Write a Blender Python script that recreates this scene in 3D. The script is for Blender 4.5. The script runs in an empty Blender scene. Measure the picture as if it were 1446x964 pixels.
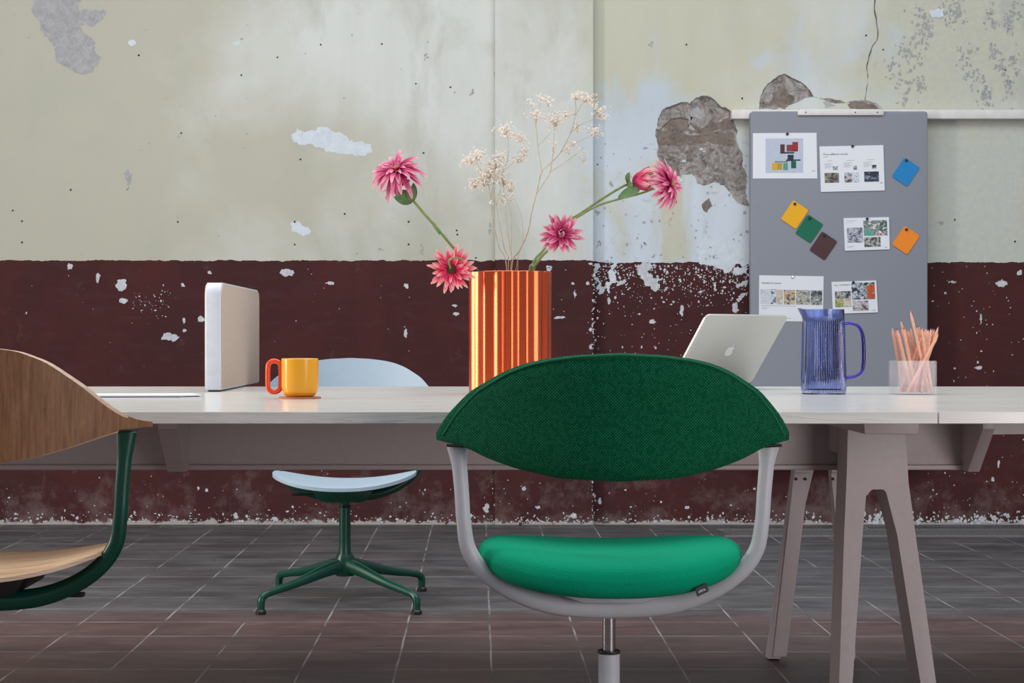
import bpy, bmesh, math, random
from mathutils import Vector, Matrix, noise as mnoise
R = math.radians
random.seed(7)
SC = bpy.context.scene
COL = SC.collection

# ------------------------------------------------------------------ camera, world, lights, exposure
F = 2420.0; CX = 676.0; CY = 478.0; H = 0.867          # focal length in px, vanishing point, eye height
cam_d = bpy.data.cameras.new('camera'); cam = bpy.data.objects.new('camera', cam_d); COL.objects.link(cam)
cam.location = (0, 0, H); cam.rotation_euler = (R(90), 0, 0)
cam_d.sensor_width = 36; cam_d.lens = 36 * F / 1446
cam_d.shift_x = (723 - CX) / 1446; cam_d.shift_y = -(482 - CY) / 1446
cam_d.clip_end = 60
SC.camera = cam
SC.view_settings.view_transform = 'Standard'; SC.view_settings.look = 'None'
SC.view_settings.exposure = 0.0; SC.view_settings.gamma = 1; SC.view_settings.use_curve_mapping = False
w = bpy.data.worlds.new('World'); SC.world = w; w.use_nodes = True
bg = w.node_tree.nodes['Background']; bg.inputs[0].default_value = (0.80, 0.88, 1.0, 1); bg.inputs[1].default_value = 0.40

def area(name, loc, target, size, power, color):
    l = bpy.data.lights.new(name, 'AREA'); l.shape = 'RECTANGLE'; l.size, l.size_y = size
    l.energy = power; l.color = color
    o = bpy.data.objects.new(name, l); COL.objects.link(o); o.location = loc
    o.rotation_euler = (Vector(target) - Vector(loc)).to_track_quat('-Z', 'Y').to_euler()
    return o
area('skylight', (0.2, 4.6, 4.3), (0.2, 5.0, 0), (6.5, 2.2), 150, (0.92, 0.97, 1.0))
area('window_left', (-4.6, 3.9, 1.7), (0, 4.1, 0.9), (0.7, 2.0), 150, (1.0, 0.92, 0.84))
area('low_fill_right', (2.5, 0.5, 0.75), (0.9, 4.0, 0.35), (1.6, 1.0), 42, (1.0, 0.95, 0.95))  # added low fill that brightens the table legs, no real window there
area('room_window', (0.5, 2.4, 4.0), (0.3, 8, 1.3), (6.5, 1.8), 62, (0.95, 0.97, 1.0))

def WX(px, d): return (px - CX) * d / F
def WZ(py, d): return H - (py - CY) * d / F
def P(px, py, d): return Vector((WX(px, d), d, WZ(py, d)))
TZ = 0.735
def TD(py): return F * (H - TZ) / (py - CY)              # depth of a point of the table top seen at row py

# ------------------------------------------------------------------ materials
def srgb(r, g, b):
    f = lambda c: (c / 255 / 12.92) if c / 255 <= 0.04045 else ((c / 255 + 0.055) / 1.055) ** 2.4
    return (f(r), f(g), f(b), 1)
class NT:
    def __init__(s, name):
        s.m = bpy.data.materials.new(name); s.m.use_nodes = True
        s.t = s.m.node_tree; s.b = s.t.nodes['Principled BSDF']
    def n(s, typ, **k):
        nd = s.t.nodes.new(typ)
        for a, v in k.items():
            if a.startswith('i_'):
                key = a[2:]; key = int(key) if key.isdigit() else key
                nd.inputs[key].default_value = v
            else: setattr(nd, a, v)
        return nd
    def l(s, a, b): s.t.links.new(a, b)
    def coord(s, scale=(1, 1, 1), out='Object', loc=(0, 0, 0)):
        tc = s.n('ShaderNodeTexCoord'); mp = s.n('ShaderNodeMapping')
        mp.inputs['Scale'].default_value = scale; mp.inputs['Location'].default_value = loc
        s.l(tc.outputs[out], mp.inputs[0]); return mp.outputs[0]
    def noise(s, vec, scale, detail=4, rough=0.5, dist=0):
        nd = s.n('ShaderNodeTexNoise', i_Scale=scale, i_Detail=detail, i_Roughness=rough, i_Distortion=dist)
        s.l(vec, nd.inputs['Vector']); return nd.outputs['Fac']
    def ramp(s, fac, stops):
        r = s.n('ShaderNodeValToRGB'); e = r.color_ramp.elements
        while len(e) < len(stops): e.new(0.5)
        for x, (p, c) in zip(e, stops): x.position = p; x.color = c if len(c) == 4 else (*c, 1)
        s.l(fac, r.inputs[0]); return r.outputs[0]
    def mix(s, fac, a, b):
        m = s.n('ShaderNodeMix', data_type='RGBA')
        if isinstance(fac, (int, float)): m.inputs[0].default_value = fac
        else: s.l(fac, m.inputs[0])
        for i, v in ((6, a), (7, b)):
            if isinstance(v, tuple): m.inputs[i].default_value = v
            else: s.l(v, m.inputs[i])
        return m.outputs[2]
    def math(s, op, a, b=None, clamp=False):
        m = s.n('ShaderNodeMath', operation=op, use_clamp=clamp)
        for i, v in ((0, a), (1, b)):
            if v is None: continue
            if isinstance(v, (int, float)): m.inputs[i].default_value = v
            else: s.l(v, m.inputs[i])
        return m.outputs[0]
    def rng(s, v, a, b, c=0.0, d=1.0):
        m = s.n('ShaderNodeMapRange', clamp=True); s.l(v, m.inputs[0])
        for i, x in ((1, a), (2, b), (3, c), (4, d)): m.inputs[i].default_value = x
        return m.outputs[0]
    def bump(s, h, strength, dist=0.01):
        b = s.n('ShaderNodeBump', i_Strength=strength, i_Distance=dist); s.l(h, b.inputs['Height']); s.l(b.outputs[0], s.b.inputs['Normal'])
    def base(s, c):
        if isinstance(c, tuple): s.b.inputs['Base Color'].default_value = c
        else: s.l(c, s.b.inputs['Base Color'])
        return s
    def set(s, **k):
        for a, v in k.items(): s.b.inputs[a.replace('_', ' ')].default_value = v
        return s
def plain(name, c, rough=0.5, metal=0.0, var=0.06, scale=30, bump=0.0, **k):
    t = NT(name); v = t.coord(); f = t.noise(v, scale, 3)
    lo = tuple(x * (1 - var) for x in c[:3]) + (1,); hi = tuple(min(1, x * (1 + var)) for x in c[:3]) + (1,)
    t.base(t.ramp(f, [(0.3, lo), (0.7, hi)])); t.set(Roughness=rough, Metallic=metal, **k)
    if bump: t.bump(t.noise(v, scale * 8, 3), bump, 0.002)
    return t.m

M = {}
# --- wall (upper plaster and maroon dado)
t = NT('aged_wall'); v = t.coord(); sep = t.n('ShaderNodeSeparateXYZ'); t.l(v, sep.inputs[0]); X, Y, Z = sep.outputs
big = t.noise(t.coord((1, 1, .8)), 0.9, 5, .55, .4)
mid = t.noise(t.coord((1, 1, .7), loc=(4, 2, 1)), 2.6, 6, .6, .6)
streak = t.noise(t.coord((4, 1, 1.1)), 1.6, 5, .65)
fine = t.noise(t.coord(), 34, 6, .7)
beige = srgb(184, 181, 165); cream = srgb(196, 194, 175); pale = srgb(208, 210, 205); blue = srgb(190, 200, 208); green = srgb(176, 177, 163)
tone = t.math('ADD', t.rng(X, -2.3, .3, -.16, .16), big)
colL = t.mix(t.rng(tone, .40, .62), beige, pale)
colL = t.mix(t.math('MULTIPLY', t.rng(mid, .50, .66), .6), colL, green)
colR = t.mix(t.rng(t.math('ADD', mid, t.rng(Z, 1.2, 2.4, -.10, .08)), .42, .54), blue, cream)
colR = t.mix(t.math('MULTIPLY', t.rng(big, .52, .60), .6), colR, pale)
up = t.mix(t.rng(t.math('ADD', X, t.math('MULTIPLY', big, .3)), .55, .72), colL, colR)
up = t.mix(t.math('MULTIPLY', t.rng(streak, .45, .70), .22), up, srgb(176, 176, 160))
# mottled grey abrasion, upper right
reg = t.math('MULTIPLY', t.rng(X, 1.75, 2.0), t.rng(Z, 1.85, 2.05))
ab = t.rng(t.math('MULTIPLY', t.noise(t.coord((1, 1, .7)), 9, 6, .75, .3), t.rng(t.noise(t.coord(), 2.2, 2), .30, .52)), .44, .50)
up = t.mix(t.math('MULTIPLY', t.math('MULTIPLY', reg, ab), .7), up, srgb(146, 148, 152))
# eroded skim coat left of the board
reg2 = t.math('MULTIPLY', t.math('MULTIPLY', t.rng(X, .50, .60), t.rng(X, 1.36, 1.22)), t.rng(Z, 1.95, 1.55))
up = t.mix(t.math('MULTIPLY', reg2, t.rng(mid, .62, .45)), up, srgb(203, 211, 219))
ab2 = t.rng(t.noise(t.coord(), 12, 7, .75, .4), .60, .66)
up = t.mix(t.math('MULTIPLY', t.math('MULTIPLY', reg2, ab2), .55), up, srgb(150, 146, 142))
up = t.mix(t.math('MULTIPLY', t.rng(fine, .62, .74), .25), up, srgb(165, 163, 150))
# dado
mar = t.mix(t.rng(mid, .40, .62), srgb(66, 34, 35), srgb(76, 36, 35))
mar = t.mix(t.math('MULTIPLY', t.rng(t.noise(t.coord((1, 1, 3)), 7, 6, .7), .5, .7), .5), mar, srgb(74, 50, 52))
scr = t.rng(t.noise(t.coord((1, 1, 5), loc=(3, 1, 7)), 14, 6, .8, .5), .66, .72)
mar = t.mix(t.math('MULTIPLY', scr, .35), mar, srgb(140, 124, 124))
low = t.rng(Z, .42, .02)
dust = t.rng(t.math('ADD', t.noise(t.coord(), 6, 7, .75), t.math('MULTIPLY', low, .16)), .60, .78)
mar = t.mix(t.math('MULTIPLY', dust, .55), mar, srgb(120, 104, 102))
edge = t.math('ADD', t.math('MULTIPLY', t.math('SUBTRACT', t.noise(t.coord(), 16, 6, .65), .5), .03), Z)
crust = t.rng(t.math('ADD', t.noise(t.coord(loc=(1, 5, 2)), 22, 5, .7), t.rng(Z, 0.0, .055, .16, -.35)), .50, .56)
mar = t.mix(crust, mar, srgb(168, 162, 158))
line = t.rng(X, .5, .62, 1.2315, 1.222)
up = t.mix(t.math('MULTIPLY', t.rng(t.math('ADD', X, t.math('MULTIPLY', mid, .6)), 2.0, 2.35), .75), up, t.mix(t.rng(fine, .4, .6), srgb(186, 187, 176), srgb(196, 195, 176)))
c = t.mix(t.math('GREATER_THAN', t.math('SUBTRACT', edge, line), 0.0), mar, up)
t.base(c); t.set(Roughness=.85, Specular_IOR_Level=.25)
h = t.math('ADD', t.math('MULTIPLY', mid, .8), t.math('MULTIPLY', fine, .35)); t.bump(h, .35, .012)
M['wall'] = t.m
def rough_paint(name, a, b, scale=14, bump=.5, lo=.4, hi=.6):
    t = NT(name); v = t.coord(); f = t.math('ADD', t.math('MULTIPLY', t.noise(v, scale, 9, .78, .8), .7), t.math('MULTIPLY', t.noise(v, scale * 5, 5, .7), .3))
    t.base(t.ramp(f, [(lo, a), (hi, b)])); t.set(Roughness=.9); t.bump(f, bump, .012); return t.m
M['scrape'] = rough_paint('scraped_grey_plaster', srgb(152, 151, 152), srgb(180, 179, 181), 26)
M['skim'] = rough_paint('pale_blue_skim', srgb(196, 204, 210), srgb(214, 221, 229), 22, .3)
M['masonry'] = rough_paint('exposed_mortar', srgb(100, 90, 84), srgb(184, 178, 173), 13, 1.0, .41, .60)
M['brick'] = rough_paint('exposed_brick', srgb(104, 90, 82), srgb(146, 132, 122), 14, .9)
M['chip'] = rough_paint('bare_plaster_chip', srgb(172, 174, 178), srgb(212, 214, 218), 40, .3)
M['hole'] = plain('nail_hole_dark', srgb(38, 33, 32), .95)
M['crack'] = plain('crack_dark', srgb(96, 88, 82), .95)
M['maroonp'] = rough_paint('maroon_flake', srgb(66, 34, 35), srgb(76, 38, 38), 14, .3)
# --- floor tiles
t = NT('cement_tiles'); v = t.coord()
tile = .2495; offx = WX(694, F * H / (944.5 - CY))
br = t.n('ShaderNodeTexBrick', offset=0.0, offset_frequency=2, squash=1.0)
br.inputs['Scale'].default_value = 1; br.inputs['Mortar Size'].default_value = .0032; br.inputs['Mortar Smooth'].default_value = .25
br.inputs['Brick Width'].default_value = tile; br.inputs['Row Height'].default_value = tile; br.inputs['Bias'].default_value = 0
br.inputs['Color1'].default_value = (.35, .35, .35, 1); br.inputs['Color2'].default_value = (.65, .65, .65, 1); br.inputs['Mortar'].default_value = (.5, .5, .5, 1)
wob = t.n('ShaderNodeVectorMath', operation='SCALE'); wob.inputs['Scale'].default_value = .006
nz = t.n('ShaderNodeTexNoise', i_Scale=3.0, i_Detail=3.0); t.l(v, nz.inputs['Vector'])
cen = t.n('ShaderNodeVectorMath', operation='SUBTRACT'); cen.inputs[1].default_value = (.5, .5, .5); t.l(nz.outputs['Color'], cen.inputs[0]); t.l(cen.outputs[0], wob.inputs[0])
addv = t.n('ShaderNodeVectorMath', operation='ADD'); t.l(t.coord(loc=(-offx + 4 * tile * 5, -(F * H / (944.5 - CY)) + 20 * tile, 0)), addv.inputs[0]); t.l(wob.outputs[0], addv.inputs[1])
t.l(addv.outputs[0], br.inputs['Vector'])
sep = t.n('ShaderNodeSeparateXYZ'); t.l(v, sep.inputs[0])
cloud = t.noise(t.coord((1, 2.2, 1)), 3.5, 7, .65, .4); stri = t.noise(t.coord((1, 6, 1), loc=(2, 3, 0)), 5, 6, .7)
warm = t.rng(t.math('ADD', sep.outputs[1], t.math('MULTIPLY', cloud, .25)), 5.62, 5.42)  # light split painted into the tiles: warm brown near, grey beyond
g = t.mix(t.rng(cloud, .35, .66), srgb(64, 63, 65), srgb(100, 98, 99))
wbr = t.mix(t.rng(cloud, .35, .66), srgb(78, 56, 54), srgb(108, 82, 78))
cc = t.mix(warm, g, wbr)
rgb = t.n('ShaderNodeRGBToBW'); t.l(br.outputs['Color'], rgb.inputs[0])
cc = t.mix(t.rng(rgb.outputs[0], .35, .65, 0, .35), cc, srgb(70, 64, 65))
cc = t.mix(t.math('MULTIPLY', t.rng(stri, .56, .74), .4), cc, srgb(146, 138, 138))
gr = t.mix(t.rng(t.noise(t.coord(loc=(5, 5, 0)), 4, 4), .40, .60), srgb(80, 74, 74), srgb(158, 150, 148))
sy = t.n('ShaderNodeSeparateXYZ'); t.l(addv.outputs[0], sy.inputs[0])
row = t.rng(t.math('PINGPONG', sy.outputs[1], tile / 2), .0075, .0025)
row = t.math('MULTIPLY', row, t.rng(t.noise(t.coord((1, 1, 1), loc=(7, 1, 0)), 2.5, 4), .38, .58))
cc = t.mix(t.math('MULTIPLY', row, .55), cc, srgb(150, 143, 142))
cc = t.mix(br.outputs['Fac'], cc, gr)
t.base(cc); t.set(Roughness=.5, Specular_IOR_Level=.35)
t.bump(t.math('SUBTRACT', t.math('MULTIPLY', cloud, .5), br.outputs['Fac']), .25, .006)
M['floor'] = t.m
# --- table
t = NT('whitewashed_maple'); v = t.coord((1, 9, 9)); f = t.noise(v, 2.2, 6, .6, 1.2)
f2 = t.noise(t.coord((6, 60, 60)), 3, 4, .6)
c = t.ramp(f, [(.38, srgb(216, 211, 203)), (.5, srgb(228, 224, 218)), (.53, srgb(210, 202, 192)), (.56, srgb(229, 225, 219)), (.7, srgb(222, 218, 211))])
c = t.mix(t.math('MULTIPLY', t.rng(f2, .5, .7), .2), c, srgb(190, 182, 170))
t.base(c); t.set(Roughness=.24, Specular_IOR_Level=.6, Coat_Weight=.3, Coat_Roughness=.15); M['top'] = t.m
M['taupe'] = plain('taupe_powder_coat', srgb(198, 183, 182), .42, 0, .03, 60, .05)
M['taupe_dark'] = plain('taupe_dark_screw', srgb(50, 45, 44), .7)  # dark screw heads on the rear leg cover
# --- chairs
def fabric(name, c1, c2, ax='XZ', pitch=.0036, vor=False):
    t = NT(name); v = t.coord(); sep = t.n('ShaderNodeSeparateXYZ'); t.l(v, sep.inputs[0])
    a = sep.outputs[0]; b = sep.outputs['XYZ'.index(ax[1])]
    k = math.pi / pitch
    u = t.math('MULTIPLY', t.math('ADD', a, b), k * .72); w_ = t.math('MULTIPLY', t.math('SUBTRACT', a, b), k * .72)
    s = t.math('MULTIPLY', t.math('SINE', u), t.math('SINE', w_)); s = t.math('ABSOLUTE', s)
    if vor:
        vo = t.n('ShaderNodeTexVoronoi', i_Scale=1 / .0034, i_Randomness=.45); t.l(v, vo.inputs['Vector']); s = t.rng(vo.outputs['Distance'], .75, .0)
    n1 = t.noise(v, 160, 3); dot = t.math('MULTIPLY', t.rng(s, .62, .95), t.rng(n1, .38, .6))
    big = t.noise(v, 5, 3)
    base = t.mix(t.rng(big, .3, .7), c1, tuple(x * 1.12 for x in c1[:3]) + (1,))
    t.base(t.mix(dot, base, c2)); t.set(Roughness=.9, Sheen_Weight=.04, Specular_IOR_Level=.12); t.b.inputs['Sheen Tint'].default_value = (.3, .9, .6, 1)
    t.bump(s, .5, .0012); return t.m
M['green_back_shaded'] = fabric('green_weave_back_shaded', srgb(0, 72, 46), srgb(52, 146, 104), 'XZ')  # same weave as the seat, shade put into a darker green
M['green_seat_lit'] = fabric('green_weave_seat_lit', srgb(0, 146, 108), srgb(20, 176, 134), 'XY', vor=True)  # same weave as the back, overhead light put into a brighter green
M['piping'] = plain('green_piping', srgb(0, 100, 66), .85)
M['lightgrey'] = plain('soft_grey_coat', srgb(190, 190, 194), .42, 0, .02, 40, .03)
M['dkgreen'] = plain('dark_green_coat', srgb(0, 66, 50), .32, 0, .04, 50, .03)
M['blue_plastic'] = plain('ice_blue_plastic', srgb(168, 186, 200), .5, 0, .02, 40)
M['black'] = plain('black_plastic', srgb(22, 22, 24), .45)
M['steel'] = plain('polished_steel', srgb(190, 186, 182), .18, 1.0, .03)
def oak(name, sc, c1, c2, c3):
    t = NT(name); f = t.noise(t.coord(sc), 5, 8, .65, .5); f2 = t.noise(t.coord(tuple(x * 3.2 for x in sc), loc=(3, 3, 3)), 8, 6, .7)
    c = t.ramp(f, [(.32, c1), (.5, c2), (.68, c3)])
    c = t.mix(t.math('MULTIPLY', t.rng(f2, .5, .72), .55), c, c1)
    t.base(c); t.set(Roughness=.5, Specular_IOR_Level=.35); t.bump(f2, .12, .002); return t.m
M['oak_back_shaded'] = oak('oak_veneer_vertical_shaded', (26, 26, .8), srgb(116, 76, 48), srgb(142, 98, 66), srgb(158, 114, 80))  # shade of the camera side painted in, darker than the seat's oak
M['oak_seat_lit'] = oak('oak_veneer_seat_lit', (.8, 9, 9), srgb(176, 138, 104), srgb(204, 168, 132), srgb(216, 184, 150))  # same oak as the back, light from above put into paler tones
M['ply'] = oak('plywood_edge', (.5, .5, 120), srgb(196, 158, 132), srgb(222, 190, 164), srgb(232, 204, 180))
# --- small things
M['vase'] = plain('orange_anodised_aluminium', (0.78, 0.10, 0.022, 1), .27, .95, .0, 20, Coat_Weight=.45, Coat_Roughness=.22)
M['vase_in'] = plain('vase_inside', srgb(150, 52, 16), .5, .4)
M['yellow'] = plain('yellow_glaze', srgb(240, 166, 30), .22, 0, .02, 20)
M['orange'] = plain('orange_glaze', srgb(236, 74, 26), .2, 0, .02, 20)
M['cork'] = plain('cork', srgb(190, 120, 92), .9, 0, .5, 900)
M['white'] = plain('white_paper', srgb(226, 228, 234), .75, 0, .01, 10)
M['board_felt'] = plain('grey_felt', srgb(138, 142, 151), .95, 0, .04, 180, .15)
M['board_edge'] = plain('grey_felt_edge', srgb(118, 114, 116), .95, 0, .04, 180)
M['rail'] = plain('white_rail', srgb(216, 212, 208), .45)
M['frame_white'] = plain('white_frame', srgb(214, 218, 224), .4)
M['beige_fab'] = plain('beige_weave', srgb(204, 184, 168), .95, 0, .10, 260, .5)
M['alu'] = plain('laptop_aluminium', srgb(196, 196, 190), .36, .35, .01, 20)
M['logo'] = plain('white_logo', srgb(232, 234, 232), .25)
M['screen'] = plain('laptop_screen', srgb(16, 16, 20), .1)
M['keys'] = plain('laptop_keys', srgb(26, 26, 28), .5)
def glass(name, c, rough=.02, ior=1.45):
    t = NT(name); t.set(Roughness=rough, IOR=ior, Transmission_Weight=1.0); t.base(c); return t.m
M['bluegl'] = glass('blue_ribbed_glass', (.52, .60, .90, 1), .05, 1.3)
M['bluegl2'] = glass('deep_blue_glass', (.10, .07, .66, 1), .03)
M['acryl'] = plain('clear_acrylic', (.93, .90, .93, 1), .05, 0, .0, 5, Alpha=.17)
M['pencil'] = plain('cedar_pencil', srgb(232, 172, 144), .5, 0, .10, 120)
M['stem'] = plain('green_stem', srgb(128, 140, 82), .6, 0, .2, 60)
M['leaf'] = plain('calyx_green', srgb(92, 120, 72), .6, 0, .25, 60)
M['twig'] = plain('dried_twig', srgb(196, 168, 134), .8, 0, .2, 90)
M['bloss'] = plain('dried_blossom', srgb(236, 226, 214), .85, 0, .08, 300)
def petal(name, a, b, c):
    t = NT(name); at = t.n('ShaderNodeAttribute', attribute_name='along')
    f = t.math('ADD', at.outputs['Fac'], t.math('MULTIPLY', t.math('SUBTRACT', t.noise(t.coord(), 90, 3), .5), .5))
    t.base(t.ramp(f, [(.1, a), (.55, b), (.97, c)])); t.set(Roughness=.6, Subsurface_Weight=.1); t.b.inputs['Subsurface Radius'].default_value = (.01, .004, .004); return t.m
M['petal'] = petal('dahlia_petal', srgb(176, 20, 82), srgb(216, 84, 134), srgb(238, 176, 186))
M['petal_hot'] = petal('hot_pink_petal', srgb(196, 10, 66), srgb(238, 50, 100), srgb(250, 190, 184))
M['bud'] = petal('crimson_bud', srgb(186, 10, 76), srgb(214, 36, 100), srgb(240, 170, 170))
M['centre'] = plain('flower_centre', srgb(176, 150, 60), .8, 0, .4, 300)
M['centre_dark'] = plain('flower_centre_dark', srgb(70, 62, 20), .8, 0, .4, 300)

# ------------------------------------------------------------------ mesh helpers
def finish(name, bm, mats, parent=None, smooth=True, recalc=True):
    if recalc: bmesh.ops.recalc_face_normals(bm, faces=bm.faces)
    me = bpy.data.meshes.new(name); bm.to_mesh(me); bm.free()
    if not isinstance(mats, (list, tuple)): mats = [mats]
    for m in mats: me.materials.append(m)
    if smooth:
        for p in me.polygons: p.use_smooth = True
        try: me.set_sharp_from_angle(angle=R(38))
        except Exception: pass
    o = bpy.data.objects.new(name, me); COL.objects.link(o)
    if parent: o.parent = parent
    return o
def empty(name, loc, rz=0):
    o = bpy.data.objects.new(name, None); COL.objects.link(o); o.location = loc; o.rotation_euler = (0, 0, rz)
    o.empty_display_size = .05; return o
def tag(o, label, cat, group=None):
    o['label'] = label; o['category'] = cat
    if group: o['group'] = group
    return o
def struct(o, label=None):
    o['kind'] = 'structure'
    if label: o['label'] = label
    return o
def box(bm, a, b, mi=0, bev=0.0, seg=2):
    a = Vector(a); b = Vector(b); t_ = bmesh.new(); bmesh.ops.create_cube(t_, size=1)
    for v in t_.verts: v.co = Vector([(a[i] + b[i]) / 2 + v.co[i] * (b[i] - a[i]) for i in range(3)])
    if bev: bmesh.ops.bevel(t_, geom=t_.edges[:], offset=bev, segments=seg, affect='EDGES', profile=.5)
    join(bm, t_, mi)
def join(bm, t_, mi=0, mat=None):
    vm = {}
    for v in t_.verts: vm[v] = bm.verts.new(mat @ v.co if mat else v.co)
    for f in t_.faces:
        try: nf = bm.faces.new([vm[v] for v in f.verts]); nf.material_index = mi
        except ValueError: pass
    t_.free()
def prism(bm, pts, d0, d1, axis='Y', mi=0, bev=0.0, seg=2):
    """polygon of (a, b) pairs, extruded along axis from d0 to d1"""
    t_ = bmesh.new()
    def mk(p, d):
        return {'Y': (p[0], d, p[1]), 'X': (d, p[0], p[1]), 'Z': (p[0], p[1], d)}[axis]
    A = [t_.verts.new(mk(p, d0)) for p in pts]; B = [t_.verts.new(mk(p, d1)) for p in pts]
    fa = t_.faces.new(A); fb = t_.faces.new(B[::-1]); n = len(pts)
    for i in range(n): t_.faces.new([A[i], B[i], B[(i + 1) % n], A[(i + 1) % n]])
    if bev:
        es = list(set(list(fa.edges) + list(fb.edges)))
        bmesh.ops.bevel(t_, geom=es, offset=bev, segments=seg, affect='EDGES', profile=.5)
    bmesh.ops.triangulate(t_, faces=[f for f in t_.faces if len(f.verts) > 4])
    join(bm, t_, mi)
def catmull(pts, n=8):
    pts = [Vector(p) for p in pts]; out = []
    q = [2 * pts[0] - pts[1]] + pts + [2 * pts[-1] - pts[-2]]
    for i in range(1, len(q) - 2):
        for k in range(n):
            s = k / n; a, b, c, d = q[i - 1:i + 3]
            out.append(.5 * ((2 * b) + (c - a) * s + (2 * a - 5 * b + 4 * c - d) * s * s + (3 * b - a - 3 * c + d) * s ** 3))
    out.append(pts[-1]); return out
def interp(vals, n):
    out = []
    for i in range(len(vals) - 1):
        for k in range(n): s = k / n; out.append(vals[i] * (1 - s) + vals[i + 1] * s)
    return out + [vals[-1]]
def tube(bm, pts, rad, n=8, seg=12, mi=0, closed=False, sq=None, up=None):
    """swept tube; rad: number, list, or list of (ra, rb)"""
    if n > 1:
        if not isinstance(rad, (int, float)):
            if isinstance(rad[0], tuple): rad = list(zip(interp([r[0] for r in rad], n), interp([r[1] for r in rad], n)))
            else: rad = interp(list(rad), n)
        pts = catmull(pts, n)
    else: pts = [Vector(p) for p in pts]
    N = len(pts); rings = []
    T0 = (pts[1] - pts[0]).normalized(); ref = Vector(up) if up else (Vector((0, 1, 0)) if abs(T0.y) < .9 else Vector((1, 0, 0)))
    for i, p in enumerate(pts):
        if closed: T = (pts[(i + 1) % N] - pts[i - 1]).normalized()
        else: T = (pts[min(i + 1, N - 1)] - pts[max(i - 1, 0)]).normalized()
        U = (ref - T * ref.dot(T)).normalized(); V = T.cross(U)
        if not up: ref = U
        r = rad if isinstance(rad, (int, float)) else rad[i]
        ra, rb = r if isinstance(r, tuple) else (r, r)
        ring = []
        for k in range(seg):
            a = 2 * math.pi * k / seg; ca, sa = math.cos(a), math.sin(a)
            if sq: ca = math.copysign(abs(ca) ** sq, ca); sa = math.copysign(abs(sa) ** sq, sa)
            ring.append(bm.verts.new(p + U * ca * ra + V * sa * rb))
        rings.append(ring)
    L = N if closed else N - 1
    for i in range(L):
        a, b = rings[i], rings[(i + 1) % N]
        for k in range(seg):
            f = bm.faces.new([a[k], a[(k + 1) % seg], b[(k + 1) % seg], b[k]]); f.material_index = mi
    if not closed:
        f = bm.faces.new(rings[0][::-1]); f.material_index = mi
        f = bm.faces.new(rings[-1]); f.material_index = mi
def lathe(bm, prof, seg=40, mi=0, c=(0, 0), close=True):
    rings = []
    for r, z in prof:
        if r < 1e-6: rings.append([bm.verts.new((c[0], c[1], z))])
        else: rings.append([bm.verts.new((c[0] + r * math.cos(2 * math.pi * k / seg), c[1] + r * math.sin(2 * math.pi * k / seg), z)) for k in range(seg)])
    for a, b in zip(rings, rings[1:]):
        for k in range(seg):
            k2 = (k + 1) % seg
            vs = ([a[0]] if len(a) == 1 else [a[k], a[k2]]) + ([b[0]] if len(b) == 1 else [b[k2], b[k]])
            if len(vs) > 2: bm.faces.new(vs).material_index = mi
def rrect(w, h, r, n=5, cx=0, cy=0):
    pts = []
    for sx, sy, a0 in ((1, 1, 0), (-1, 1, 90), (-1, -1, 180), (1, -1, 270)):
        for k in range(n + 1):
            a = R(a0 + 90 * k / n); pts.append((cx + sx * (w / 2 - r) + r * math.cos(a), cy + sy * (h / 2 - r) + r * math.sin(a)))
    return pts
def text_faces(bm, body, size, mat, mi, align='LEFT'):
    cu = bpy.data.curves.new('txt', 'FONT'); cu.body = body; cu.size = size; cu.align_x = align; cu.resolution_u = 3
    ob = bpy.data.objects.new('txt', cu); COL.objects.link(ob); bpy.context.view_layer.update()
    me = bpy.data.meshes.new_from_object(ob.evaluated_get(bpy.context.evaluated_depsgraph_get()))
    t_ = bmesh.new(); t_.from_mesh(me); join(bm, t_, mi, mat)
    bpy.data.objects.remove(ob); bpy.data.curves.remove(cu); bpy.data.meshes.remove(me)

# ------------------------------------------------------------------ structure: floor, wall
WD = 8.0
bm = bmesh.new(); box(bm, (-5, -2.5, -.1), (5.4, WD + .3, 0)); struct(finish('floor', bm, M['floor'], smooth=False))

def rag(pts, amp, depth=4, seed=0):
    rnd = random.Random(seed); pts = [Vector((p[0], p[1])) for p in pts]
    for _ in range(depth):
        out = []
        for i, p in enumerate(pts):
            q = pts[(i + 1) % len(pts)]; d = q - p; nrm = Vector((-d.y, d.x))
            out += [p, (p + q) / 2 + nrm * rnd.uniform(-amp, amp)]
        pts = out
    return pts
DC = [0]
def decal(bm, px, yd, mi, amp=.22, depth=4, seed=0):
    """flaked patch of the paint skin, px = outline on the wall as seen at wall depth"""
    pts = rag(px, amp, depth, seed)
    DC[0] += 1; yd -= DC[0] * 4e-7
    vs = [bm.verts.new((WX(p.x, WD), yd, WZ(p.y, WD))) for p in pts]
    f = bm.faces.new(vs); f.material_index = mi
    f.normal_update()
    if f.normal.y > 0: f.normal_flip()
    bmesh.ops.triangulate(bm, faces=[f])
def blobpx(cx, cy, rx, ry, rnd, n=7):
    return [(cx + rx * math.cos(2 * math.pi * k / n) * rnd.uniform(.6, 1.15), cy + ry * math.sin(2 * math.pi * k / n) * rnd.uniform(.6, 1.15)) for k in range(n)]
rnd = random.Random(3)
MATS = [M['wall'], M['scrape'], M['skim'], M['masonry'], M['chip'], M['hole'], M['crack'], M['brick'], M['maroonp']]
bm = bmesh.new(); box(bm, (-5, WD, 0), (5.4, WD + .3, 3.4))
y1, y2, y3, y4 = WD - .0006, WD - .0012, WD - .0018, WD - .0024
decal(bm, [(47, -20), (45, 12), (56, 30), (62, 52), (76, 66), (80, 88), (98, 98), (120, 106), (138, 94), (143, 82), (134, 66), (128, 52), (116, 44), (112, 36), (128, 38), (146, 26), (150, 14), (130, 14), (112, 16), (110, -20)], y1, 1, .2, 4, 1)
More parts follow.
